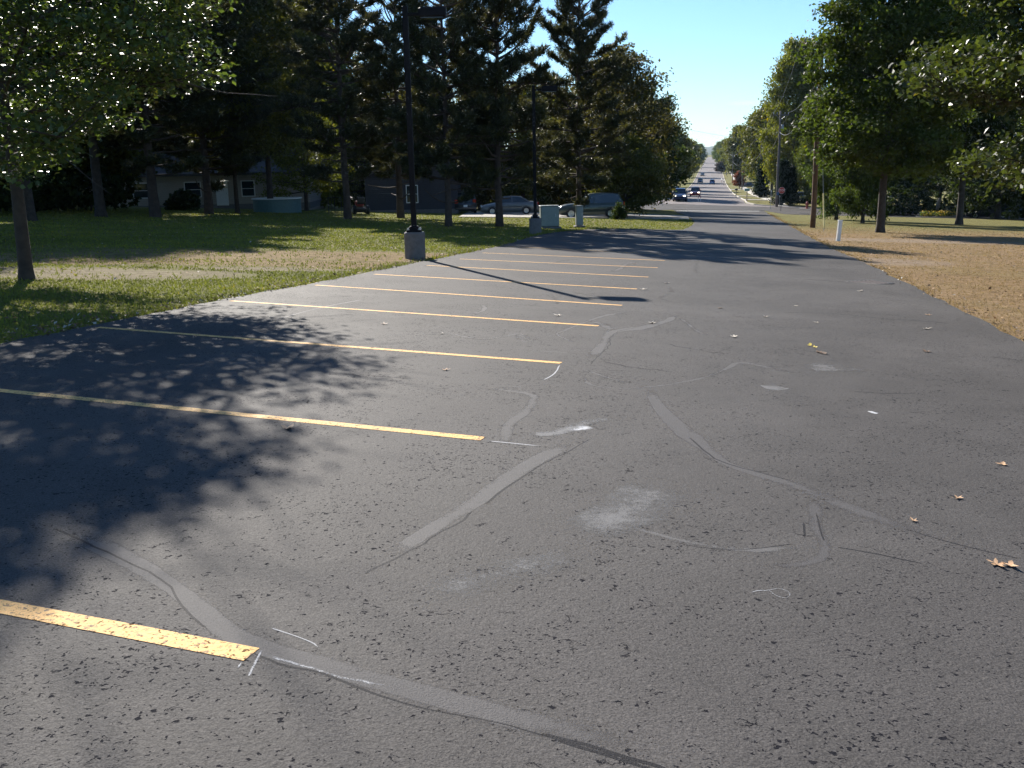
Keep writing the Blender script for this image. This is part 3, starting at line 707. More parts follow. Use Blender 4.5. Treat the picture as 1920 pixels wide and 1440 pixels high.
def decid(seed, H, R, base, n1=28, n2=6, lper=40, lsize=0.15, cs=0.35, flat=0.6, tr=0.22, upb=0.8, prof='round', up=0.5, mat='leaf', fork=0, el0=0.3, sparse=0, flare=1.5, env=None):
    rng = np.random.default_rng(seed); w = Wood()
    n = 12; hs = np.linspace(0, H*0.9, n)
    wx = np.cumsum(rng.normal(0, 0.015*H/10, n)); wy = np.cumsum(rng.normal(0, 0.015*H/10, n)); wx[0] = wy[0] = 0
    tp = np.stack([wx, wy, hs], -1); trr = tr*(1-hs/H*0.92); 
    tp = np.insert(tp, 1, [(tp[0]*.6+tp[1]*.4)*[1, 1, 0]+[0, 0, tr*1.6]], 0); trr = np.insert(trr, 1, tr*1.02); trr[0] = tr*flare; tp[0, 2] = -0.25
    w.add(tp, trr, 10)
    cents = []
    ga = 2.39996; a0 = rng.random()*6.28
    for i_ in range(n1):
        t = (i_+rng.random()*0.8)/n1
        h = base+(H-base)*t*0.93
        if prof == 'round': e = math.sin(math.pi*min(1, 0.22+0.74*t))**0.7
        elif prof == 'cone': e = max(0.08, (1-t)**0.8)
        elif prof == 'oval': e = math.sin(math.pi*(0.1+0.85*t))**0.55
        else: e = 1.0-0.5*t
        Lb = R*e*(0.75+0.4*rng.random())
        az = a0+i_*ga+rng.normal(0, .25)
        el = el0+0.75*t+rng.normal(0, .1)
        p0 = np.array([np.interp(h, tp[:, 2], tp[:, 0]), np.interp(h, tp[:, 2], tp[:, 1]), h-Lb*0.25*math.sin(el)])
        d0 = np.array([math.cos(az)*math.cos(el), math.sin(az)*math.cos(el), math.sin(el)])
        bp_ = bez(p0, d0, Lb, rng, up*(0.6*t), 6)
        r0 = tr*0.38*(1-t*0.6)*(Lb/R)**.5
        w.add(bp_, np.linspace(r0, r0*0.2, len(bp_)), 5)
        for f in np.linspace(0.35, 1, 5): cents.append(bp_[0]*(1-f)+bp_[-1]*f if False else np.array([np.interp(f*6, range(7), bp_[:, q]) for q in range(3)]))
        for j in range(n2):
            f = 0.25+0.7*(j+rng.random()*.6)/n2
            q0 = np.array([np.interp(f*6, range(7), bp_[:, q]) for q in range(3)])
            az2 = az+(1 if j % 2 else -1)*(0.5+rng.random()*0.6)
            el2 = el*0.5+rng.normal(0.05, .28)
            d2 = np.array([math.cos(az2)*math.cos(el2), math.sin(az2)*math.cos(el2), math.sin(el2)])
            L2 = Lb*(0.28+0.35*rng.random())*(1.15-0.5*f)
            sb = bez(q0, d2, L2, rng, 0.1, 4, 0.12)
            w.add(sb, np.linspace(r0*0.35, r0*0.1, 5), 4)
            for f2 in (0.4, 0.7, 1.0): cents.append(np.array([np.interp(f2*4, range(5), sb[:, q]) for q in range(3)]))
    cents = np.array(cents)
    if env is not None:
        rr_ = np.hypot(cents[:, 0]-env[2], cents[:, 1]); cents = cents[rr_ < np.interp(cents[:, 2], env[0], env[1])]
    if sparse: cents = cents[rng.random(len(cents)) > sparse]
    V, Fs = leaves(cents, lper, cs, flat, lsize, rng, upb)
    ct = rng.random(len(cents)); tint = np.clip(0.16+0.5*np.repeat(ct, lper)+rng.normal(0, .16, len(Fs)), 0, 1)
    return w.get(), (V, Fs, tint)
def needles(cents, dirs, n_per, ln, wd, rng):
    C = np.repeat(cents, n_per, 0); D = np.repeat(dirs, n_per, 0); n = len(C)
    d = unit(D*0.55+rng.normal(0, .62, (n, 3))+np.array([0, 0, .15]))
    s = unit(np.cross(d, rng.normal(0, 1, (n, 3))))*wd/2
    l_ = ln*(0.7+0.6*rng.random((n, 1)))
    C = C+rng.normal(0, .05, (n, 3))
    V = np.stack([C-s, C+s, C+d*l_], 1).reshape(-1, 3)
    return V, np.arange(n*3).reshape(-1, 3)
def pine(seed, H, R, base, whorl=0.55, tr=0.19, nper=20, thin=0.0):
    rng = np.random.default_rng(seed); w = Wood()
    n = 14; hs = np.linspace(0, H, n)
    wx = np.cumsum(rng.normal(0, 0.03, n)); wy = np.cumsum(rng.normal(0, 0.03, n)); wx -= wx[0]; wy -= wy[0]
    tp = np.stack([wx, wy, hs], -1); tp[0, 2] = -.25; w.add(tp, np.r_[tr*1.25, tr*(1-hs[1:]/H*0.93)], 9)
    C = []; D = []
    h = base*0.55
    while h < H*0.99:
        t = (h-base)/(H-base)
        nb = 5 if t > 0 else 2
        a0 = rng.random()*6.28
        for i_ in range(nb):
            az = a0+i_*2*math.pi/nb+rng.normal(0, .25)
            if t > 0: e = (math.sin(math.pi*min(.98, 0.28+0.62*t))**0.8)*(0.62+0.55*rng.random())
            else: e = 0.35+0.3*rng.random()
            Lb = max(0.35, R*e); el = -0.08+0.75*max(0, t)**2+rng.normal(0, .1)
            p0 = np.array([np.interp(h, tp[:, 2], tp[:, 0]), np.interp(h, tp[:, 2], tp[:, 1]), h+rng.normal(0, .08)])
            d0 = np.array([math.cos(az)*math.cos(el), math.sin(az)*math.cos(el), math.sin(el)])
            b_ = bez(p0, d0, Lb, rng, 0.45, 6, 0.08)
            r0 = 0.022+0.014*Lb
            w.add(b_, np.linspace(r0, r0*0.3, 7), 5)
            if t < 0 and rng.random() < 0.75: continue
            if rng.random() < thin: continue
            m_ = int(6+Lb*4.2)
            for j in range(m_):
                f = 0.3+0.7*(j+1)/m_
                q0 = np.array([np.interp(f*6, range(7), b_[:, q]) for q in range(3)])
                az2 = az+(1 if j % 2 else -1)*(0.4+rng.random()*.8)
                d2 = np.array([math.cos(az2), math.sin(az2), 0.35+rng.normal(0, .2)])
                L2 = (0.32+0.45*rng.random())*(1.3-f*.6)
                sb = bez(q0, d2, L2, rng, 0.4, 3, 0.1)
                w.add(sb, np.linspace(.014, .007, 4), 3)
                for f2 in (0.35, 0.7, 1.0):
                    C.append(np.array([np.interp(f2*3, range(4), sb[:, q]) for q in range(3)])); D.append(unit(sb[-1]-sb[0]))
            C.append(b_[-1]); D.append(unit(b_[-1]-b_[-2]))
        h += whorl*(0.75+.5*rng.random())
    C = np.array(C); D = np.array(D)
    V, Fs = needles(C, D, nper, 0.24, 0.046, rng)
    ct = rng.random(len(C))**1.4; tint = np.clip(0.10+0.75*np.repeat(ct, nper)+rng.normal(0, .10, len(Fs)), 0, .9)
    return w.get(), (V, Fs, tint)
PROTO = {}
def proto(key, name, cat, data, barkm, leafm):
    (wv, wf), (lv, lf, tint) = data
    PROTO[key] = (name, cat, make_mesh('trunk', wv, wf, barkm, smooth=True), make_mesh('crown', lv, lf, leafm, attrs={'tint': ('FACE', tint)}))
def tree(key, p, col, label, scale=1.0, rz=0.0, group=None, sxy=None, lean=0.0):
    name, cat, tm, cm_ = PROTO[key]
    r = empty(name, p, rz, label, cat, group)
    r.scale = (scale*(sxy or 1), scale*(sxy or 1), scale)
    if lean: r.rotation_euler = (0, lean, rz)
    link('trunk', tm, r); c = link('crown', cm_, r); c.color = (*col, 1)
    return r
proto('near_maple', 'maple_tree', 'tree', decid(11, 8.6, 4.1, 1.9, 52, 9, 54, 0.102, 0.23, 0.35, 0.115, 1.6, 'round', 0.2, 'leaf_glossy', el0=0.10, env=([0, 1.2, 2.5, 4, 5.5, 6.3, 7.2, 7.9, 8.4, 8.6], [0, 2.4, 3.2, 3.6, 3.3, 2.8, 2.2, 1.4, .6, 0], 0.0)), 'bark', 'leaf_glossy')
proto('near_oak', 'oak_tree', 'tree', decid(23, 12.0, 4.5, 2.2, 54, 9, 80, 0.12, 0.24, 0.5, 0.26, 1.2, 'round', 0.3, 'leaf_glossy', el0=0.05), 'bark', 'leaf_glossy')
proto('oak_big', 'oak_tree', 'tree', decid(31, 13.5, 3.9, 2.9, 52, 9, 44, 0.20, 0.34, 0.55, 0.20, 0.8, 'round', 0.4, el0=0.0), 'bark', 'leaf')
proto('round', 'broadleaf_tree', 'tree', decid(41, 12, 4.6, 1.2, 44, 8, 36, 0.27, 0.42, 0.6, 0.22, 0.7, 'round', 0.4, el0=0.05), 'bark', 'leaf')
proto('oval', 'broadleaf_tree', 'tree', decid(43, 15, 4.2, 1.6, 52, 8, 34, 0.26, 0.42, 0.7, 0.24, 0.6, 'oval', 0.5, el0=0.2), 'bark', 'leaf')
proto('high', 'broadleaf_tree', 'tree', decid(45, 15, 4.4, 4.3, 40, 8, 34, 0.25, 0.42, 0.7, 0.22, 0.6, 'oval', 0.5, el0=0.2), 'bark', 'leaf')
proto('sparse', 'broadleaf_tree', 'tree', decid(47, 12, 4.8, 1.8, 40, 8, 26, 0.24, 0.4, 0.6, 0.22, 0.6, 'round', 0.5, el0=0.15, sparse=0.35), 'bark', 'leaf')
proto('low', 'broadleaf_tree', 'tree', decid(53, 8, 4.2, 0.7, 36, 8, 36, 0.22, 0.38, 0.6, 0.24, 0.6, 'round', 0.4, el0=0.05), 'bark', 'leaf')
proto('far', 'broadleaf_tree', 'tree', decid(59, 13, 5.0, 2.2, 36, 6, 24, 0.50, 0.6, 0.7, 0.25, 0.6, 'round', 0.4, el0=0.1), 'bark', 'leaf')
proto('far2', 'broadleaf_tree', 'tree', decid(61, 15, 4.6, 2.6, 36, 6, 24, 0.50, 0.6, 0.7, 0.25, 0.6, 'oval', 0.4, el0=0.2), 'bark', 'leaf')
proto('arbor', 'evergreen_shrub', 'shrub', decid(67, 5.5, 1.0, 0.1, 34, 5, 26, 0.16, 0.2, 1.0, 0.1, 0.3, 'cone', 0.3, el0=0.7), 'bark', 'leaf')
proto('pineA', 'pine_tree', 'tree', pine(71, 13.5, 3.1, 2.0, thin=.06), 'pine_bark', 'needle')
proto('pineB', 'pine_tree', 'tree', pine(73, 12.0, 3.0, 2.0, thin=.24), 'pine_bark', 'needle')
proto('pineC', 'pine_tree', 'tree', pine(79, 15.0, 3.3, 3.4, thin=.1), 'pine_bark', 'needle')
GN = (0.062, 0.090, 0.022); GD = (0.034, 0.052, 0.016); YG = (0.13, 0.145, 0.03); OL = (0.088, 0.095, 0.026); BR = (0.08, 0.074, 0.032); PN = (0.048, 0.058, 0.026); PN2 = (0.032, 0.042, 0.018)
MG = (0.07, 0.105, 0.032)
def hz(p, py): return height_to(p, py)
# left, near
tree('near_maple', G(50, 524), MG, 'slim maple with layered glossy leaves nearest the left edge of the parking lot', 1.0, 0.4)
tree('near_maple', P(-75, 27), MG, 'maple mostly cut off by the left edge of the picture', 0.95, 2.2)
# pines along the lawn
tree('pineC', G(292, 407), PN, 'leftmost pine, standing in front of the pale low house', 1.15, 0.3, sxy=1.25)
tree('pineA', G(392, 401), PN, 'pine standing in front of the right half of the pale house', 1.22, 1.9, sxy=1.15)
tree('high', G(508, 398), OL, 'forked olive green tree in front of the round pool', 1.05, 2.5)
tree('high', P(446, 62), OL, 'thin-trunked tree beside the window of the pale house', 0.7, 0.5)
tree('pineC', G(652, 411), PN, 'dark pine with a thick trunk beside the lawn tractor', 1.1, 4.0)
tree('pineB', G(752, 409), PN, 'pine directly behind the nearer light pole', 1.15, 3.2)
tree('pineA', G(841, 425), PN, 'pine between the slate house and the dark parked wagon', 1.0, 0.9, sxy=.85)
tree('pineB', G(937, 425), PN, 'bare-trunked pine with knots in front of the silver sedan', 1.12, 2.4, sxy=.85)
tree('pineA', G(1086, 424), PN, 'rightmost pine, rising behind the narrow utility cabinet', 0.93, 5.1, sxy=.85)
# wood behind the left lawn
L_bg = [('high', 60, 42, GD, 0.95, 'dark tree behind the first maple trunk'), ('high', 190, 50, GN, 1.2, 'tall green tree at the left end of the pale house'),
        ('round', 130, 66, OL, 1.3, 'olive tree in the far left corner of the lawn'), ('oval', 345, 96, YG, 1.45, 'yellow-green tree behind the pale house roof'),
        ('round', 250, 88, GN, 1.55, 'broad tree behind the left part of the pale house'), ('oval', 440, 92, YG, 1.3, 'light tree rising behind the right end of the pale house'),
        ('sparse', 575, 74, YG, 0.72, 'small yellowing tree drooping over the round pool'), ('oval', 590, 108, GN, 1.5, 'tall green tree far behind the pool'),
        ('round', 690, 96, OL, 1.02, 'olive tree left of the slate house'), ('sparse', 815, 92, BR, 0.98, 'brownish thin tree behind the slate house'),
        ('round', 900, 98, BR, 0.98, 'brown-green tree behind the dark wagon'), ('sparse', 980, 90, OL, 0.95, 'thin olive tree behind the farther light pole'),
        ('round', 1040, 102, BR, 1.0, 'brown tree above the hood of the parked green wagon'), ('round', 770, 104, GD, 1.0, 'dark tree directly over the slate house ridge'),
        ('oval', -60, 60, GN, 1.1, 'tall tree at the extreme left behind the lawn'), ('far2', -150, 38, GD, 1.1, 'dark tree beyond the left border of the lawn'),
        ('round', 10, 78, OL, 1.2, 'olive tree at the far left background'), ('oval', 520, 120, GN, 1.6, 'tallest tree in the far left background'), ('round', 640, 118, GD, 1.1, 'dark round tree far behind the lawn tractor')]
for i_, (k_, x_, y_, c_, s_, lb) in enumerate(L_bg):
    tree(k_, P(x_, y_), c_, lb, s_, 0.9*i_, group='trees behind the left lawn')
# oak group at the end of the left lawn, then along the left side of the street
tree('sparse', P(1160, 80), BR, 'large brownish oak with bare limbs over the parked green wagon', 1.08, 1.1)
tree('low', P(1172, 73), OL, 'low bushy tree hiding the tail of the parked green wagon', 0.72, 0.3)
tree('round', P(1196, 112), GD, 'dark tree where the left lawn meets the cross street', 1.12, 2.2)
tree('round', P(1128, 100), GD, 'dark tree behind the brownish oak', 1.15, 3.3)
far_l = [(158, -13, GD, 1.25, 'dark broad tree at the left corner of the far intersection'), (188, -11.5, GD, 1.2, 'second dark tree along the left kerb'), (222, -11.5, GN, 1.2, 'green tree past the parked cars on the left kerb'),
         (262, -11.5, OL, 1.25, 'olive tree halfway down the left side of the street'), (310, -11, YG, 1.2, 'yellow-green tree down the left side of the street'), (365, -11, OL, 1.2, 'olive tree beyond the farthest oncoming cars'),
         (430, -11, GN, 1.15, 'green tree far down the left side'), (510, -11, OL, 1.15, 'small far olive tree on the left'), (620, -11, GN, 1.1, 'far green tree near the left of the vanishing point'), (760, -10.5, GN, 1.05, 'second farthest tree left of the street'), (930, -10.5, OL, 1.0, 'farthest tree left of the street'),
         (200, -27, GD, 1.2, 'dark tree set back from the left kerb'), (290, -28, GN, 1.35, 'green tree set back on the left, over the roofs')]
for i_, (s__, t__, c_, s_, lb) in enumerate(far_l):
    tree('far' if i_ % 2 else 'far2', ST(s__, t__), c_, lb, s_*(0.82 if not i_ % 2 else 1), 1.3*i_, group='trees along the left side of the far street')
# right side
tree('oak_big', G(1650, 436), GN, 'big dark green oak on the dry lawn right of the white post', 1.05, 0.7)
tree('low', G(1568, 412), MG, 'short thick-trunked tree just right of the leaning guy wire', 1.0, 2.1, sxy=.58)
tree('low', G(1617, 418), GN, 'short thick-trunked tree between the white post and the big oak', 1.0, 4.0, sxy=.55)
tree('oak_big', G(1798, 421), GD, 'oak rising beside the yellow flower bed', 1.25, 2.9)
tree('near_oak', P(2110, 19), (0.055, 0.075, 0.022), 'near oak with glossy leaves hanging in from the right edge', 1.0, 2.0)
tree('oval', P(1484, 150), YG, 'tall yellow-green tree behind the second utility pole', 1.55, 0.4, sxy=0.78)
tree('oval', P(1524, 128), (0.085, 0.11, 0.025), 'leafy green tree behind the brown utility pole', 0.95, 1.7, sxy=.62)
tree('round', P(1566, 132), OL, 'olive tree over the clipped hedge', 1.1, 3.1, sxy=.7)
R_bg = [('oval', 1705, 128, GD, 1.3, 'dark tree between the two lawn oaks'), ('round', 1870, 104, GD, 1.35, 'dark tree shading the blue house'), ('oval', 1620, 140, GN, 1.5, 'tall tree behind the two short-trunked trees'),
        ('round', 1760, 135, GD, 1.4, 'dark tree behind the flower bed'), ('oval', 1990, 84, GN, 1.3, 'tree beyond the right edge of the picture'), ('round', 1935, 118, GD, 1.35, 'dark tree right of the blue house'),
        ('oval', 1830, 150, GN, 1.5, 'tall tree far behind the blue house'), ('oval', 1560, 170, GN, 1.25, 'tall tree far behind the hydrant')]
for i_, (k_, x_, y_, c_, s_, lb) in enumerate(R_bg):
    tree(k_, P(x_, y_), c_, lb, s_, 0.7*i_+1, group='trees behind the right lawn')
far_r = [('far2', 1447, 198, OL, 1.2, 'brownish tree right of the sidewalk near the second pole'), ('far', 1462, 225, GD, 1.45, 'dark tree over the third utility pole'), ('far2', 1428, 240, OL, 1.25, 'olive tree beyond the third utility pole'),
         ('far2', 1386, 362, OL, 1.3, 'rounded olive tree over the street bend'), ('far', 1382, 440, YG, 1.25, 'brownish tree halfway down the right side'), ('far2', 1366, 480, YG, 1.05, 'light green tree far down the right side'),
         ('far', 1358, 600, GN, 1.2, 'green tree far down on the right'), ('far', 1350, 760, GN, 1.15, 'far green tree right of the vanishing point'), ('far', 1345, 950, GN, 1.0, 'farthest tree right of the street'),
         ('far', 1500, 230, GN, 1.4, 'green tree set back behind the stop sign'), ('far', 1430, 360, GN, 1.4, 'green tree set far back on the right'), ('far', 1470, 320, OL, 1.5, 'olive tree set far back behind the cone-shaped evergreens')]
for i_, (k_, x_, y_, c_, s_, lb) in enumerate(far_r):
    tree(k_, P(x_, y_), c_, lb, s_, 1.1*i_+.5, group='trees along the right side of the far street')
tree('far', P(1386, 275), (0.16, 0.045, 0.03), 'small red-leaved tree beside the sidewalk', 0.36, 0.8)
tree('far', P(1352, 470), (0.03, 0.02, 0.025), 'low dark purple shrub-like tree at the right kerb', 0.42, 0.8, sxy=1.5)
for x_, y_, s_, lb in ((1466, 130, 1.12, 'dark cone-shaped evergreen left of the pair by the second pole'), (1481, 131, 1.0, 'dark cone-shaped evergreen right of the pair by the second pole'), (1427, 172, 1.25, 'dark narrow evergreen behind the third pole')):
    tree('arbor', P(x_, y_), (0.014, 0.026, 0.014), lb, s_, x_*.1, sxy=1.3)
# ------------------------------------------------------------------ light poles
def light_pole(p, H, label, first=None):
    r = empty('light_pole', p, 0, label, 'light pole', 'light poles on concrete bases')
    MB().lathe([(.245, -.3), (.245, .60), (.225, .63), (.10, .64)], n=28).build('base', 'concrete', r, smooth=False)
    mb = MB(); mb.box((0, 0, .66), (.34, .34, .05), bev=.01)
    mb.box((0, 0, .72), (.22, .22, .10), bev=.02); mb.build('base_plate', 'bronze', r)
    for sx_ in (-1, 1):
        for sy_ in (-1, 1):
            b_ = MB(); b_.lathe([(.018, .63), (.018, .73)], (sx_*.13, sy_*.13, 0), 8); b_.lathe([(.032, .685), (.032, .71)], (sx_*.13, sy_*.13, 0), 6); b_.build('anchor_bolt', 'galv', r)
    MB().box((0, 0, (.7+H)/2), (.125, .125, H-.7), bev=.012).build('pole', 'bronze', r)
    MB().box((0, .066, 1.15), (.09, .006, .16), bev=.002).build('hand_hole_cover', 'bronze', r)
    MB().box((.19, 0, H-.17), (.26, .07, .07), bev=.01).build('arm', 'bronze', r)
    hd = MB(); hd.box((.62, 0, H-.15), (.62, .40, .21), bev=.03).build('lamp_head', 'bronze', r)
    MB().box((.62, 0, H-.262), (.50, .30, .02), bev=.005).build('lens', 'glass', r)
    return r
light_pole(LP1, LP1H, 'nearer dark light pole on a round concrete base at the edge of the stalls')
p2_ = G(1004, 439); light_pole(p2_, height_to(p2_, 160), 'farther dark light pole beside the wide utility cabinet')
# ------------------------------------------------------------------ utility cabinets
def cabinet(p, w, h, d, rz, mat, label, wide=True):
    r = empty('utility_cabinet', p, rz, label, 'utility box', 'utility cabinets by the lot')
    MB().box((0, 0, .0), (w+.16, d+.16, .16), bev=.02).build('pad', 'concrete', r)
    MB().box((0, 0, .08+h/2), (w, d, h-.04), bev=.025).build('body', mat, r)
    MB().box((0, 0, .08+h), (w+.05, d+.05, .05), bev=.02).build('lid', mat, r)
    mb = MB(); mb.box((0, -d/2-.006, .08+h*.5), (w*.88, .012, h*.8), bev=.004); dr = mb.build('door', mat, r)
    MB().box((w*.3, -d/2-.025, .08+h*.55), (.03, .03, .14), bev=.006).build('handle', 'galv', dr)
    return r
q = G(1030, 428); cabinet(q, 34/F*q[1]*1.0, height_to(q, 386)-.08, .6, .1, 'cabinet_green', 'wide grey-green utility cabinet beside the farther light pole')
q = G(1086, 426); cabinet(q, 13/F*q[1], height_to(q, 386)-.08, .36, .1, 'cabinet_grey', 'narrow grey utility cabinet in front of the rightmost pine')
# ------------------------------------------------------------------ posts on the right
q = G(1571, 452); h_ = height_to(q, 414)
r = empty('marker_post', q, .2, 'leaning white square post on the dry lawn near the asphalt edge', 'post'); r.rotation_euler = (0, .07, .2)
MB().box((0, 0, h_/2-.1), (.15, .11, h_+.2), bev=.012).build('post', 'white_post', r); MB().box((0, 0, h_+.01), (.17, .13, .03), bev=.008).build('cap', 'white_post', r)

def utility_pole(p, H, rad, label, mat='pole_wood', arm=True, arm_rz=0.0, extras=True):
    r = empty('utility_pole', p, arm_rz, label, 'utility pole', 'wooden utility poles right of the street')
    n = 10; hs = np.linspace(-.4, H, n)
    w = MB(); w.tube([(0.02*math.sin(h), 0, h) for h in hs], rad*(1-.35*np.clip(hs, 0, H)/H), 12); w.build('pole', mat, r, smooth=True)
    if arm:
        MB().box((0, -.14, H-.5), (2.3, .10, .12), bev=.01).build('crossarm', mat, r)
        for x_ in (-1.05, -.55, .55, 1.05):
            MB().lathe([(.018, H-.44), (.018, H-.34), (.055, H-.33), (.06, H-.27), (.035, H-.20), (.03, H-.17)], (x_, -.14, 0), 10).build('insulator', 'galv', r)
        b_ = MB()
        for s_ in (-1, 1): b_.tube([(s_*.7, -.13, H-.52), (0, -.12, H-1.15)], .02, 6)
        b_.build('brace', 'galv', r)
    if extras:
        MB().lathe([(.16, H-2.5), (.19, H-2.45), (.19, H-1.75), (.15, H-1.68)], (.32, -.05, 0), 14).build('transformer', 'galv', r, smooth=False)
    return r
poles = []
q1 = G(1523.5, 427); up1 = utility_pole(q1, 10.6, .155, 'brown wooden utility pole beside the guy wire, top hidden in leaves', arm_rz=.2, extras=False)
q2 = G(1456, 388.5); H2 = height_to(q2, 208); up2 = utility_pole(q2, H2, .18, 'tall grey-brown utility pole behind the stop sign', 'pole_wood_grey', arm_rz=.25)
MB().box((.0, -.16, 1.75), (.30, .03, .38), bev=.005).build('notice_plate', 'paint_blue', up2)
def pole_at(px, Y, H_, lb, ex=False):
    q = P(px, Y); o = utility_pole(q, H_, .16, lb, 'pole_wood_grey', arm_rz=.22, extras=ex); return q, H_
q3 = pole_at(1423.5, 176, 10.6, 'third utility pole, in front of the dark narrow evergreen', True)
q4 = pole_at(1391, 262, 10.3, 'fourth utility pole along the sidewalk, by the red-leaved tree')
q5 = pole_at(1373, 345, 10.3, 'fifth utility pole down the right side of the street')
q6 = pole_at(1362, 440, 10.3, 'sixth and farthest clearly visible utility pole')
tops = [(q1, 10.6), (q2, H2), q3, q4, q5, q6]
def span(a, b, sag, name='power_line', label=None, rad=.018, off=0):
    a = np.array(a); b = np.array(b); pts = []
    for t in np.linspace(0, 1, 15):
        p = a*(1-t)+b*t; p[2] -= sag*4*t*(1-t); pts.append(p)
    o = MB().tube(pts, rad, 5).build(name, 'cable', None)
    return tag(o, label, 'power line', 'wires between the utility poles')
names_ = ['between the brown pole and the pole behind the stop sign', 'from the pole behind the stop sign to the third pole', 'from the third to the fourth pole', 'from the fourth to the fifth pole', 'from the fifth to the sixth pole']
for i_ in range(5):
    (a, ha), (b_, hb) = tops[i_], tops[i_+1]
    for x_, nm in ((-1.05, 'left'), (1.05, 'right')):
        o = np.array([sper[0]*x_, sper[1]*x_, 0])
        span(a+o+[0, 0, ha-.2], b_+o+[0, 0, hb-.2], .9, label='%s crossarm wire %s' % (nm, names_[i_]), rad=.016 if i_ < 2 else .022)
    span(a+[0, 0, ha-2.6], b_+[0, 0, hb-2.6], 1.3, label='thick lower cable %s' % names_[i_], rad=.03)
# wire crossing high over the street
a = P(1210, 185); b_ = q3[0]
span(a+[0, 0, 14.2], b_+[0, 0, 10.1], .5, label='single wire crossing high over the street against the sky', rad=.02)
# guy wire with its pale plastic guard
g0 = G(1545, 434); g1 = q1+np.array([0, 0, 9.3])
r = empty('guy_wire', g0, 0, 'steel guy wire with pale plastic guard, anchored right of the brown pole', 'guy wire')
dv = (g1-g0); MB().tube([(0, 0, -.1), tuple(dv)], .012, 6).build('wire', 'galv', r)
du = dv/np.linalg.norm(dv); MB().tube([tuple(du*.25), tuple(du*2.3)], .036, 8).build('guard', 'yellow_plastic', r)

# ------------------------------------------------------------------ stop sign and small things
q = G(1464, 396.5); r = empty('stop_sign', q, 0.0, 'red octagonal stop sign at the end of the lot', 'road sign')
face_z = height_to(q, 357); R8 = .38
MB().box((0, .03, face_z*.5+.1), (.06, .04, face_z+.5), bev=.005).build('post', 'dark_iron', r)
def octa(rr, y, th):
    pts = [(rr*math.cos(math.pi/8+i*math.pi/4), rr*math.sin(math.pi/8+i*math.pi/4)) for i in range(8)]
    m_ = MB(); m_.loft([[(x, y, face_z+z) for x, z in pts], [(x, y+th, face_z+z) for x, z in pts]], closed=True); return m_
octa(R8/math.cos(math.pi/8), 0, .004).build('border', 'sign_white', r)
octa((R8-.022)/math.cos(math.pi/8), -.004, .003).build('face', 'sign_red', r)
tc_ = bpy.data.curves.new('lettering', 'FONT'); tc_.body = 'STOP'; tc_.size = .34; tc_.align_x = 'CENTER'; tc_.align_y = 'CENTER'; tc_.extrude = .001; tc_.offset = 0
to = bpy.data.objects.new('tmp', tc_); COL.objects.link(to); bpy.context.view_layer.update()
dg = bpy.context.evaluated_depsgraph_get(); tm_ = bpy.data.meshes.new_from_object(to.evaluated_get(dg)); bpy.data.objects.remove(to)
tm_.materials.clear(); tm_.materials.append(MT['sign_white'])
lt = link('lettering', tm_, r); lt.rotation_euler = (math.pi/2, 0, 0); lt.location = (0, -.0065, face_z)
# thin posts by the corner
def thin_post(px, py, pyt, label, rad=.03, mat='galv', px_w=None):
    q = G(px, py); h_ = height_to(q, pyt); r = empty('marker_post', q, 0, label, 'post')
    MB().lathe([(rad, -.2), (rad, h_), (rad*.6, h_+.02)], n=10).build('post', mat, r)
    MB().box((0, -rad-.01, h_-.16), (.1, .01, .2), bev=.002).build('reflector', 'sign_white' if mat != 'white_post' else 'tail_red', r); return r
thin_post(1444.5, 393, 356, 'thin bare metal post left of the stop sign')
thin_post(1461, 389, 366, 'short thin post just right of the utility pole foot', .025)
thin_post(1309, 379.5, 367, 'left of two white marker posts in the street mouth', .045, 'white_post')
thin_post(1313.5, 379.5, 367, 'right of two white marker posts in the street mouth', .045, 'white_post')
thin_post(1241.5, 386, 364, 'grey sign post at the left corner of the cross street', .04)
# hydrant
q = G(1513, 391.5); r = empty('fire_hydrant', q, 0.4, 'dark red fire hydrant across the street in front of the hedge', 'fire hydrant'); r.scale = (1.25,)*3
MB().lathe([(.17, 0), (.17, .05), (.11, .07), (.105, .5), (.14, .52), (.14, .56)], n=16).build('barrel', 'hydrant_red', r, smooth=False)
MB().lathe([(.13, .56), (.125, .62), (.08, .70), (.04, .72), (.03, .78)], n=16).build('bonnet', 'hydrant_red', r)
for s_ in (-1, 1): MB().lathe([(.055, 0), (.055, .09*s_), (.04, .12*s_)], (s_*.1, 0, .42), 12, axis='x').build('outlet', 'hydrant_red', r)
# mailboxes
def mailbox(q, mat, label, rz=0.0, s=1.0):
    r = empty('mailbox', q, rz, label, 'mailbox', 'mailboxes along the right kerb'); r.scale = (s,)*3
    MB().box((0, 0, .5), (.09, .09, 1.1), bev=.01).build('post', 'weathered_wood', r)
    secs = []
    for y_ in (-.26, .26):
        secs.append([(-.12, y_, 1.05), (-.12, y_, 1.2)] + [(-.12*math.cos(a), y_, 1.2+.12*math.sin(a)) for a in np.linspace(.3, math.pi-.3, 7)] + [(.12, y_, 1.2), (.12, y_, 1.05)])
    MB().loft(secs, closed=True).build('box', mat, r)
    MB().box((.13, .05, 1.25), (.01, .03, .2)).build('flag', 'sign_red', r)
    return r
mailbox(G(1400, 377), 'mail_teal', 'teal mailbox on a dark post nearest the intersection', 1.5, 1.35)
mailbox(P(1380, 172), 'dark_iron', 'dark mailbox behind the teal one', .2, 1.2)
mailbox(P(1357, 320), 'dark_iron', 'small dark mailbox by the bright green verge', .2, 1.2)
mailbox(P(1353, 352), 'galv', 'grey mailbox farthest down the right kerb', .2, 1.1)

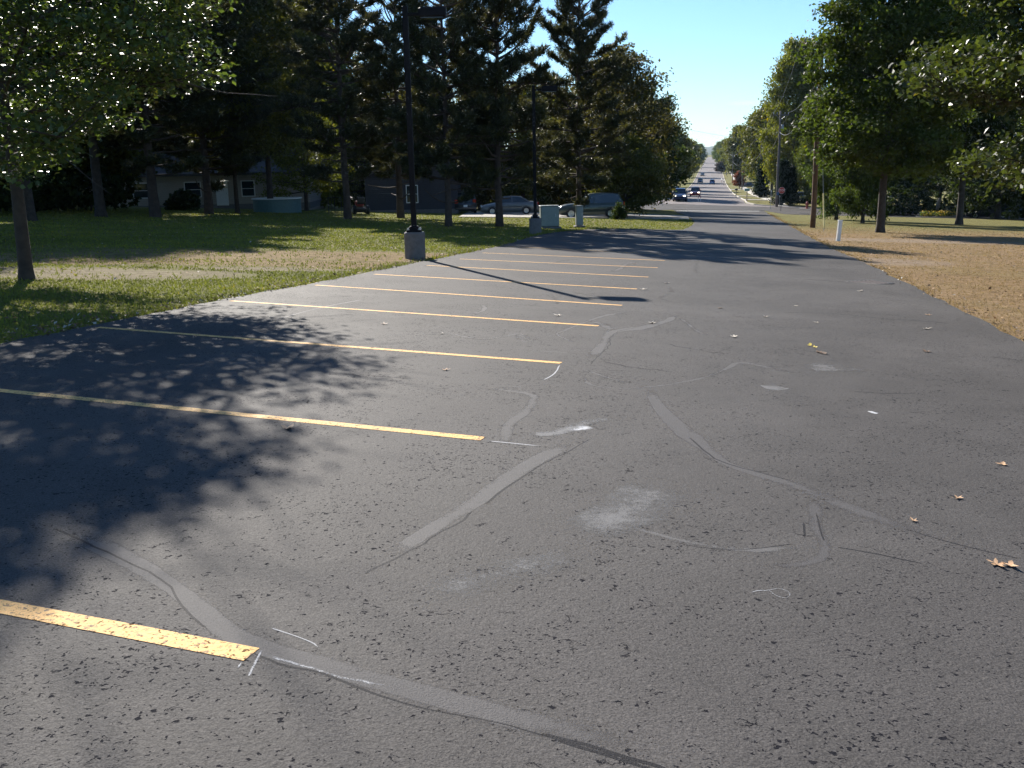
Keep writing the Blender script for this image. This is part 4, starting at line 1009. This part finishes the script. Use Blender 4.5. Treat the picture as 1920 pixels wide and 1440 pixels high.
# clipped hedge right of the second pole, shrubs
def bush(p, w, d, h, col, label, seed, name='shrub', dens=420, cat='shrub', ls=.12, rz=0):
    rng = np.random.default_rng(seed); r = empty(name, p, rz, label, cat)
    w_ = Wood()
    C = []
    for i_ in range(9):
        x0 = rng.uniform(-.35, .35)*w; y0 = rng.uniform(-.3, .3)*d
        w_.add(bez(np.array([x0*.6, y0*.6, -.1]), np.array([x0*.5, y0*.5, h]), h*.9, rng, 0, 4, .1), np.linspace(.03, .01, 5), 4)
    n = dens
    u = rng.normal(0, 1, (n, 3)); u = unit(u); u[:, 2] = np.abs(u[:, 2]); rr = rng.random((n, 1))**.35
    C = u*rr*np.array([w/2, d/2, h*.9])*(1+.12*np.sin(5*u[:, :1]*3+seed)); C[:, 2] += h*.08
    V, Fs = leaves(C, 14, .09, 1, ls, rng, .5)
    tint = np.clip(np.repeat(rng.random(n)*.5+.15, 14)+rng.normal(0, .12, len(Fs)), 0, 1)
    wv, wf = w_.get(); link('stems', make_mesh('stems', wv, wf, 'bark'), r)
    c = link('crown', make_mesh('crown', V, Fs, 'leaf', attrs={'tint': ('FACE', tint)}), r); c.color = (*col, 1)
    return r
bush(P(1512, 136), 3.6, 1.6, 1.1, (.022, .036, .018), 'low dark clipped hedge behind the hydrant', 1, 'hedge', 700, 'hedge', .14)
bush(P(1540, 134), 2.4, 1.6, 1.2, (.03, .045, .02), 'rounded hedge continuing right of the brown pole', 2, 'hedge', 500, 'hedge', .14)
bush(P(1256, 148), 2.4, 1.8, 1.1, (.03, .06, .02), 'round green bush left of the oncoming cars', 3, 'shrub', 300, ls=.16)
bush(P(1160, 66), 1.0, .9, 1.2, GD, 'small dark shrub by the rear wheel of the green wagon', 4, 'shrub', 90)
bush(G(1149, 408), .45, .45, 1.15, (.05, .07, .02), 'young thin shrub in front of the green wagon', 5, 'shrub', 40)
for i_, (x_, y_, w_, h_, c_, lb) in enumerate([(30, 56, 9, 3.4, GD, 'dark undergrowth bush at the far left edge'), (140, 62, 8, 3.0, GD, 'dark bush between the far left trunks'), 
       (345, 68, 2.2, 1.3, GD, 'dark rounded bush against the pale house wall'), (585, 86, 6, 3.4, YG, 'sunlit yellow-green bush right of the pool'), 
       (975, 96, 7, 2.4, OL, 'olive bush behind the silver sedan'), (1040, 110, 9, 4.0, GD, 'dark tall bush behind the wide cabinet'), (905, 104, 8, 4, GD, 'dark bush behind the dark parked wagon'),
       (1690, 112, 10, 4.0, GD, 'dark bush left of the stone monument'), (1840, 108, 9, 4.5, GD, 'dark bush left of the blue house'), (1605, 118, 8, 3.5, GD, 'dark bush behind the short-trunked trees'), (1960, 96, 8, 4, GD, 'dark bush at the right end of the blue house'),
       (700, 100, 8, 3.6, GD, 'dark bush left of the slate house'), (-70, 50, 8, 4, GD, 'dark bush beyond the left edge')]):
    bush(P(x_, y_), w_, w_*.6, h_, c_, lb, 20+i_, 'bush', 520, ls=.3)

# ------------------------------------------------------------------ houses
def house(q, W_, D_, Hw, Hr, rz, wallm, label, gable_front=False, wins=(), doors=(), chim=False):
    r = empty('house', q, rz, label, 'house')
    MB().box((0, 0, Hw/2-.3), (W_, D_, Hw+.6)).build('wall', wallm, r)
    ov = .4; rf = MB()
    if gable_front:
        for y_ in (-D_/2, D_/2):
            g = MB(); s = .08 if y_ > 0 else -.08
            g.loft([[(-W_/2, y_, Hw), (W_/2, y_, Hw), (0, y_, Hw+Hr)], [(-W_/2, y_-s, Hw), (W_/2, y_-s, Hw), (0, y_-s, Hw+Hr)]], closed=True); g.build('gable', wallm, r)
        for s in (-1, 1):
            e = (s*(W_/2+ov), Hw-ov*Hr/(W_/2)); rf.loft([[(e[0], y, e[1]+.02), (0, y, Hw+Hr+.02), (0, y, Hw+Hr+.20), (e[0], y, e[1]+.20)] for y in (-D_/2-ov, D_/2+ov)], closed=True)
    else:
        for x_ in (-W_/2, W_/2):
            g = MB(); s = .08 if x_ > 0 else -.08
            g.loft([[(x_, -D_/2, Hw), (x_, D_/2, Hw), (x_, 0, Hw+Hr)], [(x_-s, -D_/2, Hw), (x_-s, D_/2, Hw), (x_-s, 0, Hw+Hr)]], closed=True); g.build('gable', wallm, r)
        for s in (-1, 1):
            e = (s*(D_/2+ov), Hw-ov*Hr/(D_/2)); rf.loft([[(x, e[0], e[1]+.02), (x, 0, Hw+Hr+.02), (x, 0, Hw+Hr+.20), (x, e[0], e[1]+.20)] for x in (-W_/2-ov, W_/2+ov)], closed=True)
    ro = rf.build('roof', 'roof_grey', r)
    if chim: MB().box((W_*.2, 0, Hw+Hr+.3), (.6, .6, 1.2)).build('chimney', 'siding_slate', ro)
    y_ = -D_/2
    for (x, z, w, h) in wins:
        o = MB().box((x, y_-.01, z), (w, .04, h)).build('window', 'glass', r)
        f = MB(); t = .07
        f.box((x, y_-.03, z+h/2+t/2), (w+2*t, .06, t)); f.box((x, y_-.03, z-h/2-t/2), (w+2*t, .08, t)); f.box((x-w/2-t/2, y_-.03, z), (t, .06, h)); f.box((x+w/2+t/2, y_-.03, z), (t, .06, h)); f.box((x, y_-.045, z), (w, .02, .04))
        f.build('frame', 'trim_white', o)
    for (x, w, h) in doors:
        o = MB().box((x, y_-.02, h/2+.15), (w, .05, h)).build('door', 'trim_white', r)
        MB().box((x+w*.38, y_-.07, 1.1), (.05, .06, .12)).build('handle', 'galv', o)
    MB().box((0, 0, .0), (W_+.04, D_+.04, .5)).build('foundation', 'concrete', r)
    return r
q = P(372, 78); house(q+[0, 4, 0], 17.5, 8, 2.7, 1.9, .05, 'siding_pale', 'long low pale house behind the left pines', False, [(3.9, 1.45, .95, 1.15), (-4.5, 1.45, 1.4, 1.1), (-.5, 1.45, 1.2, 1.1)], [(1.8, .95, 2.0)])
q = P(772, 76); house(q+[0, 4, 0], 7.2, 9, 2.7, 2.0, .02, 'siding_slate', 'dark slate-coloured house with a gable facing the lot', True, [(.05, 1.45, .8, 1.25)])
q = P(1912, 118); house(q+[0, 4, 0], 9, 8, 3.0, 2.0, -.1, 'siding_blue', 'blue house under the trees at the right edge', False, [(2.2, 1.6, 1.0, 1.2), (-.6, 1.6, 1.0, 1.2)], [(-2.8, 1.0, 2.1)])
q = P(1196, 186); house(q, 10, 8, 2.8, 2.0, .3, 'siding_white', 'white house half hidden behind the left street trees', False, [(-2, 1.5, 1.3, 1.1), (2, 1.5, 1.3, 1.1)])

# round above-ground pool
q = P(521, 68); r = empty('swimming_pool', q, 0, 'round above-ground pool with a pale rim behind the forked tree', 'pool'); rr = 1.65
MB().lathe([(rr, -.2), (rr, .92)], n=40).build('wall', 'pool_blue', r, smooth=False)
m_ = MB(); secs = []
for k in range(41):
    a = k*2*math.pi/40; secs.append([((rr+d_)*math.cos(a), (rr+d_)*math.sin(a), z_) for d_, z_ in ((-.08, .93), (.1, .93), (.1, 1.0), (-.08, 1.0))])
m_.loft(secs, closed=True, caps=False).build('rim', 'trim_white', r)
MB().lathe([(rr-.09, .93), (rr-.09, .94)], n=40).build('water', 'water', r)

# garden arch and riding mower by the thick pine
q = G(629, 402); r = empty('garden_arch', q, 0, 'thin dark metal arch of posts and bars left of the thick pine', 'garden arch'); hh = height_to(q, 369)
wd_ = 24/F*q[1]
for x_ in (-wd_/2, -.02, wd_/2): MB().tube([(x_, 0, -.1), (x_, 0, hh)], .022, 6).build('post', 'dark_iron', r)
for z_ in (.42, hh-.04): MB().tube([(-wd_/2, 0, z_*hh/hh), (wd_/2, 0, z_)], .016, 6).build('bar', 'dark_iron', r)
MB().tube([(-wd_/2+.22, 0, -.1), (-wd_/2+.22, 0, hh*.9)], .014, 6).build('bar', 'dark_iron', r)
q = G(676, 401); r = empty('lawn_tractor', q, .25, 'dark riding mower parked right of the thick pine', 'lawn tractor'); r.scale = (1.15,)*3
def wheel(par, x, y, R_, w_, name='wheel', hub='rim', n=20):
    s_ = 1 if x > 0 else -1
    o = MB().lathe([(R_*.62, -w_/2), (R_*.93, -w_/2), (R_, -w_*.3), (R_, w_*.3), (R_*.93, w_/2), (R_*.62, w_/2)], (x, y, R_), n, axis='x').build(name, 'tyre', par, smooth=False)
    m_ = MB(); m_.lathe([(R_*.60, s_*(w_/2+.002)), (R_*.60, s_*(w_/2+.012)), (R_*.45, s_*(w_/2+.004)), (R_*.16, s_*(w_/2+.004)), (R_*.14, s_*(w_/2+.03)), (R_*.05, s_*(w_/2+.035))], (x, y, R_), n, axis='x')
    for k in range(5):
        a = k*2*math.pi/5; m_.box((x+s_*(w_/2+.014), y+R_*.34*math.cos(a), R_+R_*.34*math.sin(a)), (.016, .05, .05))
    m_.build('rim', hub, o); return o
wheel(r, -.4, -.55, .27, .2); wheel(r, .4, -.55, .27, .2); wheel(r, -.38, .6, .19, .14); wheel(r, .38, .6, .19, .14)
MB().box((0, .42, .62), (.5, .85, .36), bev=.08).build('hood', 'tractor_red', r); MB().box((0, -.05, .3), (.62, 1.5, .14), bev=.03).build('frame', 'dark_iron', r); MB().box((0, .05, .18), (.95, .7, .16), bev=.05).build('mower_deck', 'dark_iron', r)
m_ = MB(); m_.box((0, -.45, .66), (.45, .4, .12), bev=.04); m_.box((0, -.66, .85), (.45, .10, .36), bev=.04); m_.build('seat', 'black_trim', r)
m_ = MB(); m_.tube([(0, .12, .72), (0, -.02, 1.02)], .02, 6); m_.tube([(.17*math.cos(a), -.02+.10*math.sin(a)*1.4, 1.02+.06*math.sin(a)) for a in np.linspace(0, 2*math.pi, 15)], .015, 6); m_.build('steering_wheel', 'black_trim', r)

# stone monument in a ringed flower bed
q = G(1757, 408); r = empty('flower_bed', q, 0, 'round bed of yellow flowers with dark edging on the right lawn', 'flower bed')
W1, W2 = 76/F*q[1]/2, 1.1
m_ = MB(); secs = []
for k in range(37):
    a = k*2*math.pi/36; secs.append([((W1+d_)*math.cos(a), (W2+d_)*math.sin(a), z_) for d_, z_ in ((-.07, -.1), (-.07, .20), (.07, .20), (.07, -.1))])
m_.loft(secs, closed=True, caps=False).build('edging', 'weathered_wood', r)
m_ = MB(); m_.loft([[(W1*f*math.cos(k*math.pi/12), W2*f*math.sin(k*math.pi/12), z_) for k in range(24)] for f, z_ in ((.97, .08), (.6, .18), (.1, .22))], closed=True); m_.build('soil', 'bark', r)
rg_ = np.random.default_rng(8)
def blobs(n, zc, size, npr):
    a = rg_.random(n)*6.28; f = rg_.random(n)**.5*.88; C = np.stack([W1*f*np.cos(a), W2*f*np.sin(a), .15+rg_.random(n)*zc], -1)
    return leaves(C, npr, .07, .8, size, rg_, .8)
V, Fs = blobs(190, .5, .12, 12); t_ = rg_.random(len(Fs)); c = link('foliage', make_mesh('foliage', V, Fs, 'leaf', attrs={'tint': ('FACE', t_)}), r); c.color = (.09, .13, .03, 1)
V, Fs = blobs(85, .62, .13, 9); link('flowers', make_mesh('flowers', V, Fs, 'flower_yellow'), r)
q = G(1757, 407); r = empty('garden_monument', q, .15, 'weathered upright wooden stump figure standing in the flower bed', 'garden ornament'); hh = height_to(q, 371)
r.rotation_euler = (0, .05, .15)
MB().lathe([(.22, 0), (.19, .25), (.17, hh*.35)], n=9).build('foot', 'weathered_wood', r)
MB().box((0, 0, hh*.52), (.46, .36, hh*.36), bev=.05, taper=.95).build('body', 'weathered_wood', r)
MB().lathe([(.20, hh*.70), (.18, hh*.85), (.11, hh*.97), (.04, hh)], n=9).build('top', 'weathered_wood', r)

# storm drain grate at the right side of the lot
q = G(1626, 533); r = empty('storm_drain', q+np.array([0, 0, .031]), .25, 'flat slotted storm drain grate near the right edge of the lot', 'drain grate')
m_ = MB(); m_.box((0, -.30, 0), (.72, .05, .012)); m_.box((0, .30, 0), (.72, .05, .012)); m_.box((-.34, 0, 0), (.05, .55, .012)); m_.box((.34, 0, 0), (.05, .55, .012)); m_.build('frame', 'dark_iron', r)
for k in range(7): MB().box((-.27+k*.09, 0, .001), (.04, .548, .012)).build('bar', 'street_asphalt', r)

# ------------------------------------------------------------------ vehicles
def vehicle(q, rz, kind, body, label, lower=None, lights='headlamp_off', detail=True, group=None):
    D = {'sedan': dict(L=4.6, W=1.8, H=1.42, wb=2.7, gc=.17, R=.32,
                       top=[(-2.3, .78), (-2.2, .93), (-1.75, 1.0), (-1.3, 1.0), (.75, .98), (1.2, .92), (1.9, .80), (2.2, .70), (2.3, .55)],
                       gh=[(-1.62, 1.0), (-1.0, 1.36), (-.5, 1.41), (.1, 1.42), (.45, 1.38), (1.12, .96)]),
         'suv': dict(L=4.75, W=1.86, H=1.76, wb=2.85, gc=.24, R=.37,
                     top=[(-2.37, .95), (-2.3, 1.10), (-1.6, 1.12), (.6, 1.10), (1.0, 1.07), (1.8, 1.0), (2.2, .90), (2.37, .72)],
                     gh=[(-2.28, 1.10), (-2.0, 1.68), (-1.2, 1.76), (-.2, 1.76), (.2, 1.70), (.98, 1.08)])}[kind]
    r = empty('parked_car' if group is None else 'car', q, rz, label, 'car', group)
    hw = D['W']/2; L_ = D['L']; gc = D['gc']
    def prof(y): return np.interp(y, [a for a, _ in D['top']], [b for _, b in D['top']])
    ys = np.unique(np.r_[np.linspace(-L_/2, L_/2, 25), [a for a, _ in D['top']]])
    secs = []
    for y in ys:
        e = abs(y)/(L_/2); w = hw*(1-.10*max(0, (e-.72)/.28)**2); zt = prof(y); zb = gc+.10*max(0, (e-.85)/.15)
        half = [(w*.86, zb), (w*.97, zb+.10), (w*1.0, zb+(zt-zb)*.45), (w*.985, zb+(zt-zb)*.72), (w*.93, zt-.06), (w*.80, zt), (w*.3, zt+.02)]
        secs.append([(-x, y, z) for x, z in half]+[(x, y, z) for x, z in half[::-1]])
    MB().loft(secs, closed=True).build('body', body, r, smooth=True)
    # greenhouse glass and roof
    gy_ = [a for a, _ in D['gh']]; gz_ = [b for _, b in D['gh']]; secs = []; roof = []
    for y in np.linspace(gy_[0], gy_[-1], 18):
        z = np.interp(y, gy_, gz_); zb = prof(y)-.03; f = (z-zb)/(D['H']-1.0+.02); f = min(1, max(0, f))
        wl = hw*.90; wt = hw*(.90-.20*f)
        secs.append([(-wl, y, zb), (-wt, y, z-.03*f), (-wt*.85, y, z), (wt*.85, y, z), (wt, y, z-.03*f), (wl, y, zb)])
        if z > D['H']-.13: roof.append([(-wt*1.02, y, z-.05), (-wt*.9, y, z+.015), (0, y, z+.035), (wt*.9, y, z+.015), (wt*1.02, y, z-.05)])
    MB().loft(secs, closed=True).build('windows', 'glass', r)
    m_ = MB(); m_.loft(roof, closed=True)
    for s_ in (-1, 1):    # pillars
        for (ya, yb, t_) in ((gy_[-1]-.03, gy_[-2]-.02, .05), (-.18, -.18, .05), (gy_[0]+.05, gy_[1]+.05, .09)):
            wb_ = hw*.905; wt_ = hw*.715
            m_.tube([(s_*wb_, ya, prof(ya)-.04), (s_*wt_, yb, np.interp(yb, gy_, gz_)-.03)], t_*.6, 6)
    m_.build('roof', body, r)
    for s_ in (-1, 1):
        for y_ in (D['wb']/2+.05, -D['wb']/2+.05):
            wheel(r, s_*(hw-.09), y_, D['R'], .21)
            a_ = MB(); secs = []
            for a in np.linspace(-.15, math.pi+.15, 15):
                secs.append([(s_*(hw+.012), y_+rr_*math.cos(a), D['R']+rr_*math.sin(a)) for rr_ in (D['R']*1.04, D['R']*1.18)]+[(s_*(hw-.05), y_+rr_*math.cos(a), D['R']+rr_*math.sin(a)) for rr_ in (D['R']*1.18, D['R']*1.04)])
            a_.loft(secs, closed=True).build('wheel_arch', 'black_trim', r)
        MB().box((s_*hw*.70, L_/2-.07, np.interp(L_/2-.1, [a for a, _ in D['top']], [b for _, b in D['top']])-.02), (.34, .14, .15), bev=.04).build('headlight', lights, r)
        MB().box((s_*hw*.76, -L_/2+.05, .83 if kind == 'sedan' else 1.0), (.26, .10, .18 if kind == 'sedan' else .32), bev=.02).build('taillight', 'tail_red', r)
        MB().box((s_*(hw+.10), gy_[-1]-.15, prof(.8)+.07), (.20, .10, .13), bev=.03).build('mirror', body, r)
        if detail:
            m_ = MB(); m_.box((s_*(hw+.004), .0, .62), (.025, L_*.42, .05), bev=.008); m_.build('side_moulding', 'black_trim', r)
            for y_ in (.30, -.65): MB().box((s_*(hw*.985), y_, .86), (.03, .16, .035), bev=.008).build('door_handle', body if kind == 'sedan' else 'black_trim', r)
    MB().box((0, L_/2-.03, gc+.20), (hw*1.8, .16, .20), bev=.05).build('bumper', lower or body, r)
    MB().box((0, -L_/2+.03, gc+.24), (hw*1.8, .16, .20), bev=.05).build('bumper', lower or body, r)
    MB().box((0, L_/2-.0, gc+.40), (hw*.95, .05, .14), bev=.02).build('grille', 'black_trim', r)
    MB().box((0, -L_/2-.035, gc+.42), (.31, .02, .16), bev=.003).build('license_plate', 'sign_white', r)
    if lower:
        m_ = MB()
        for s_ in (-1, 1): m_.box((s_*(hw*.975), 0, gc+.13), (.06, D['wb']-D['R']*2.3, .20), bev=.02)
        m_.build('cladding', lower, r)
    return r
def heading(px, q, ang): return ang
# parked on the left driveway: local +y is the front
qc = G(1108, 408.5); vehicle(P(1108, qc[1]+.6), math.pi/2-.02, 'suv', 'paint_green', 'dark green wagon with tan lower panels parked across the driveway', lower='paint_tan')
vehicle(P(955, 77), math.pi/2+.06, 'sedan', 'paint_silver', 'silver sedan parked behind the bare-trunked pine')
vehicle(P(869, 78), .12, 'suv', 'paint_black', 'dark wagon seen from behind with a white plate, left of the silver sedan')
vehicle(P(1500, 141), math.pi/2, 'sedan', 'paint_blue', 'blue car parked behind the clipped hedge')
vehicle(P(1852, 108), 1.3, 'suv', 'paint_black', 'dark car parked under the trees left of the blue house')
vehicle(P(1402, 290), 1.5, 'sedan', 'paint_black', 'dark car parked in a yard right of the sidewalk')
aw = math.atan2(-SX, 1.0)
gr_ = 'cars driving on the far street'
vehicle(ST(137.5, -4.4), math.pi+aw, 'suv', 'paint_navy', 'dark blue oncoming wagon with lit headlamps, nearest car on the street', lights='headlamp_lit', group=gr_)
vehicle(ST(152, -5.9), math.pi+aw, 'suv', 'paint_navy', 'dark car just behind the nearest oncoming wagon', group=gr_)
vehicle(ST(183, -3.1), math.pi+aw, 'suv', 'paint_red', 'red oncoming car with one bright headlamp', lights='headlamp_lit', group=gr_)
vehicle(ST(345, -.1), aw, 'suv', 'paint_blue', 'blue car driving away in the middle of the street', group=gr_)
vehicle(ST(362, -4.4), math.pi+aw, 'suv', 'paint_navy', 'dark oncoming car farther down the left lane', group=gr_)
vehicle(ST(450, -4.6), math.pi+aw, 'sedan', 'paint_silver', 'farthest pale blue oncoming car in the left lane', group=gr_)
# ------------------------------------------------------------------ grass blades
def in_poly(P2, poly):
    x, y = P2[:, 0], P2[:, 1]; c = np.zeros(len(x), bool); pl = np.array(poly); j = len(pl)-1
    for i_ in range(len(pl)):
        xi, yi = pl[i_]; xj, yj = pl[j]
        cnd = ((yi > y) != (yj > y)) & (x < (xj-xi)*(y-yi)/(yj-yi+1e-12)+xi); c ^= cnd; j = i_
    return c
lot_poly = left_edge + isl + [endR] + right_edge[::-1]
def grass(name, n, az0, az1, r0, r1, label_seed, cols, side):
    rng = np.random.default_rng(label_seed)
    az = rng.uniform(az0, az1, n); r_ = r0*(r1/r0)**rng.random(n)          # density falls as 1/r^2
    P2 = np.stack([np.sin(az)*r_, np.cos(az)*r_], -1)
    P2 = P2[~in_poly(P2, lot_poly)]
    for bx in BARE:
        d = np.sqrt(((P2[:, 0]-bx[0])/bx[2])**2+((P2[:, 1]-bx[1])/bx[3])**2)
        P2 = P2[(d > 1.0) | (rng.random(len(P2)) < .22)]
    for bx in BROWN:
        d = np.sqrt(((P2[:, 0]-bx[0])/bx[2])**2+((P2[:, 1]-bx[1])/bx[3])**2)
        P2 = P2[(d > 1.1) | (rng.random(len(P2)) < .35)]
    ext = []
    for _ in range(5):
        ln = np.array(left_edge if side == 1.0 else right_edge); k = rng.integers(0, len(ln)-1, 1400); f = rng.random((1400, 1))
        q = ln[k]*(1-f)+ln[k+1]*f; q[:, 0] += (-1 if side == 1.0 else 1)*(np.abs(rng.normal(0, .16, 1400))-.05); q = q[(q[:, 1] > 6) & (rng.random(len(q)) < .55+.45*np.sin(q[:, 1]*2.3))]
        ext.append(q)
    ext = np.concatenate(ext); edge_n = len(ext); P2 = np.concatenate([P2, ext])
    n = len(P2); z = ter(P2[:, 0], P2[:, 1]); B = np.stack([P2[:, 0], P2[:, 1], z], -1)
    rr = np.linalg.norm(P2, axis=1); h = (0.02+0.03*rng.random(n))*(1+.012*rr)*side*np.r_[np.ones(n-edge_n), np.full(edge_n, 1.9)]; w = np.clip(0.0016*rr, .008, .06)*(.7+.6*rng.random(n))
    a = rng.random(n)*6.28; s = np.stack([np.cos(a), np.sin(a), 0*a], -1)*w[:, None]/2
    lean = rng.normal(0, .55, (n, 3)); lean[:, 2] = 1; lean = unit(lean)*h[:, None]
    V = np.stack([B-s, B+s, B+lean], 1).reshape(-1, 3); Fs = np.arange(n*3).reshape(-1, 3)
    tint = np.clip((.5 if side == 1.0 else .42)+(.22 if side == 1.0 else .08)*np.sin(P2[:, 0]*.9+np.sin(P2[:, 1]*.7)*2)*np.sin(P2[:, 1]*1.3+.5)+rng.normal(0, .16 if side == 1.0 else .07, n), 0, .97)
    o = link(name, make_mesh(name, V, Fs, 'blade', attrs={'tint': ('FACE', tint)})); o.color = (*cols, 1)
    return tag(o, kind='stuff')
o = grass('grass', 210000, -.75, .19, 6.5, 75, 1, (.18, .20, .045), 1.0); tag(o, 'short green grass on the lawn left of the stalls', 'grass')
o = grass('dry_grass', 60000, .2, .72, 9, 75, 2, (.33, .235, .13), .45); tag(o, 'dry brown grass on the lawn right of the lot', 'grass')

# leaf litter gathered along the asphalt edges and over the lawns
def leaf_shape(rng, lobes=5, size=.1, curl=.3):
    size *= .68; n = lobes*4; pts = [(0, 0, 0)]
    for k in range(n):
        a = 2*math.pi*k/n; rr_ = size*(.5+.28*math.cos(lobes*a)+.05*rng.normal())*(1.15 if abs(a-math.pi/2) < .8 else .9)
        x, y = rr_*math.cos(a)*.8, rr_*math.sin(a); pts.append((x, y, curl*size*((x/size)**2*.55+(y/size)**2*.25)+rng.normal(0, .03)*size+.004))
    return pts, [(0, 1+k, 1+(k+1) % n) for k in range(n)]
simple('leaf_tan', (0.50, 0.31, 0.17), 0.7, var=0.25, scale=30); simple('leaf_brown', (0.13, 0.075, 0.04), 0.7, var=0.3, scale=30); simple('leaf_yellow', (0.55, 0.42, 0.06), 0.6, var=0.2, scale=30); simple('leaf_pale', (0.40, 0.35, 0.28), 0.7, var=0.15, scale=30)
rng = np.random.default_rng(77)
def litter(name, pts, mats, size, label):
    n = len(pts); V = []; Fs = []; mi = []
    for p in pts:
        s = size*rng.uniform(.6, 1.3); a = rng.random()*6.28; tl = rng.normal(0, .35, 2); cs_, sn_ = math.cos(a), math.sin(a); o_ = len(V)
        z = float(ter(p[0], p[1]))+p[2]
        for (x, y) in ((-.5, 0), (-.1, -.33), (.5, 0), (-.05, .33)):
            X = (x*cs_-y*sn_)*s; Y = (x*sn_+y*cs_)*s; V.append((p[0]+X, p[1]+Y, z+.012+tl[0]*X+tl[1]*Y+abs(y)*s*.5))
        Fs += [(o_, o_+1, o_+2), (o_, o_+2, o_+3)]; m_ = rng.choice(len(mats)); mi += [m_, m_]
    o = link(name, make_mesh(name, V, Fs, mats, mi)); return tag(o, label, 'leaf litter', kind='stuff')
pts = []
def along(line, n, w, zoff, bias):
    ln = np.array(line); seg = np.linalg.norm(np.diff(ln, axis=0), axis=1); cum = np.r_[0, np.cumsum(seg)]
    for _ in range(n):
        t = rng.random()*cum[-1]; x = np.interp(t, cum, ln[:, 0]); y = np.interp(t, cum, ln[:, 1])
        pts.append((x+bias*abs(rng.normal(0, w)), y+rng.normal(0, w), zoff))
along(left_edge, 2600, .22, .02, -1); along(right_edge, 800, .20, .02, 1); along(left_edge, 110, .12, .035, 1); along(right_edge, 60, .10, .035, -1)
litter('leaf_litter', pts, ['leaf_brown', 'leaf_tan', 'leaf_brown', 'leaf_brown', 'leaf_brown', 'leaf_pale'], .05, 'brown fallen leaves gathered along both edges of the asphalt')
pts = []
for _ in range(1100):
    az = rng.uniform(-.6, .6); r_ = 10*(6.5**rng.random()); pts.append((math.sin(az)*r_, math.cos(az)*r_, .045))
P2 = np.array(pts)[:, :2]; keep = ~in_poly(P2, lot_poly); pts = [p for p, k in zip(pts, keep) if k]
litter('scattered_leaves', pts, ['leaf_brown', 'leaf_tan', 'leaf_brown', 'leaf_pale'], .06, 'dry leaves scattered thinly over the lawns')

# single leaves lying on the asphalt, each a thing
LV = [(540, 803, .12, 'leaf_tan', 'curled tan leaf just below the second yellow line'), (721, 608, .12, 'leaf_brown', 'brown leaf between the third and fourth yellow lines'), (835, 694, .08, 'leaf_tan', 'small orange-tan leaf below the end of the third yellow line'),
      (829, 626, .07, 'leaf_pale', 'tiny pale leaf on a thin filler streak'), (1046, 592, .13, 'leaf_pale', 'pale leaf above the end of the fourth yellow line'), (1222, 606, .14, 'leaf_pale', 'pale crumpled leaf right of the fourth yellow line end'),
      (1206, 543, .17, 'leaf_pale', 'pale leaf at the end of the sixth yellow line'), (1250, 531, .12, 'leaf_pale', 'pale leaf right of the lamp shadow'), (1376, 632, .12, 'leaf_pale', 'flat pale leaf in the middle of the lane'),
      (1519, 648, .12, 'leaf_yellow', 'yellow leaf on the right side of the lane'), (1528, 651, .09, 'leaf_yellow', 'second yellow leaf touching the first'), (1537, 661, .13, 'leaf_brown', 'dark brown curled leaf below the yellow pair'), (1546, 664, .10, 'leaf_brown', 'dark leaf fragment at the lower right of the yellow pair'),
      (1738, 660, .11, 'leaf_brown', 'lone dark brown leaf on the right'), (1737, 617, .12, 'leaf_pale', 'pale leaf near the right lawn'), (1613, 546, .15, 'leaf_pale', 'pale leaf just below the storm drain'), (1435, 594, .09, 'leaf_pale', 'small pale leaf above the lane centre'),
      (1532, 605, .08, 'leaf_pale', 'tiny pale leaf on the cross seam'), (1879, 871, .08, 'leaf_tan', 'narrow tan leaf near the right border'), (1795, 934, .07, 'leaf_tan', 'small rounded tan leaf on dark asphalt'), (1868, 1058, .10, 'leaf_tan', 'left of two orange-tan curled leaves near the right border'),
      (1893, 1060, .09, 'leaf_tan', 'right of two orange-tan curled leaves near the right border'), (1713, 977, .05, 'leaf_tan', 'thin twig-like leaf right of centre'), (1742, 591, .10, 'leaf_tan', 'tan leaf close to the right lawn edge'), (1492, 574, .09, 'leaf_pale', 'pale leaf high in the lane'),
      (1350, 578, .10, 'leaf_brown', 'brown leaf right of the lamp head shadow'), (1190, 495, .12, 'leaf_brown', 'brown leaf on the far stall lines')]
rg2 = np.random.default_rng(4)
for i_, (x_, y_, s_, m_, lb) in enumerate(LV):
    q = G(x_, y_, .032); pv, pf = leaf_shape(rg2, 5 if i_ % 3 else 3, s_, rg2.uniform(.5, 1.1))
    o = link('fallen_leaf', make_mesh('fallen_leaf', pv, pf, m_, smooth=True), None, q+np.array([0, 0, .0325]), rg2.random()*6.28)
    tag(o, lb, 'leaf', 'leaves lying on the asphalt')

# ------------------------------------------------------------------ air
m, nt, out = nodes_of('haze_air')
pv = N(nt, 'ShaderNodeVolumePrincipled'); pv.inputs['Color'].default_value = (0.55, 0.78, 1.0, 1); pv.inputs['Density'].default_value = 0.00006; pv.inputs['Anisotropy'].default_value = 0.2
nt.links.new(pv.outputs[0], out.inputs['Volume'])
hz_ = MB(); hz_.box((0, 2200, 35), (8020, 4640, 120)); o = hz_.build('haze', 'haze_air'); tag(o, 'thin blue air in front of the far hills', 'haze', kind='stuff')
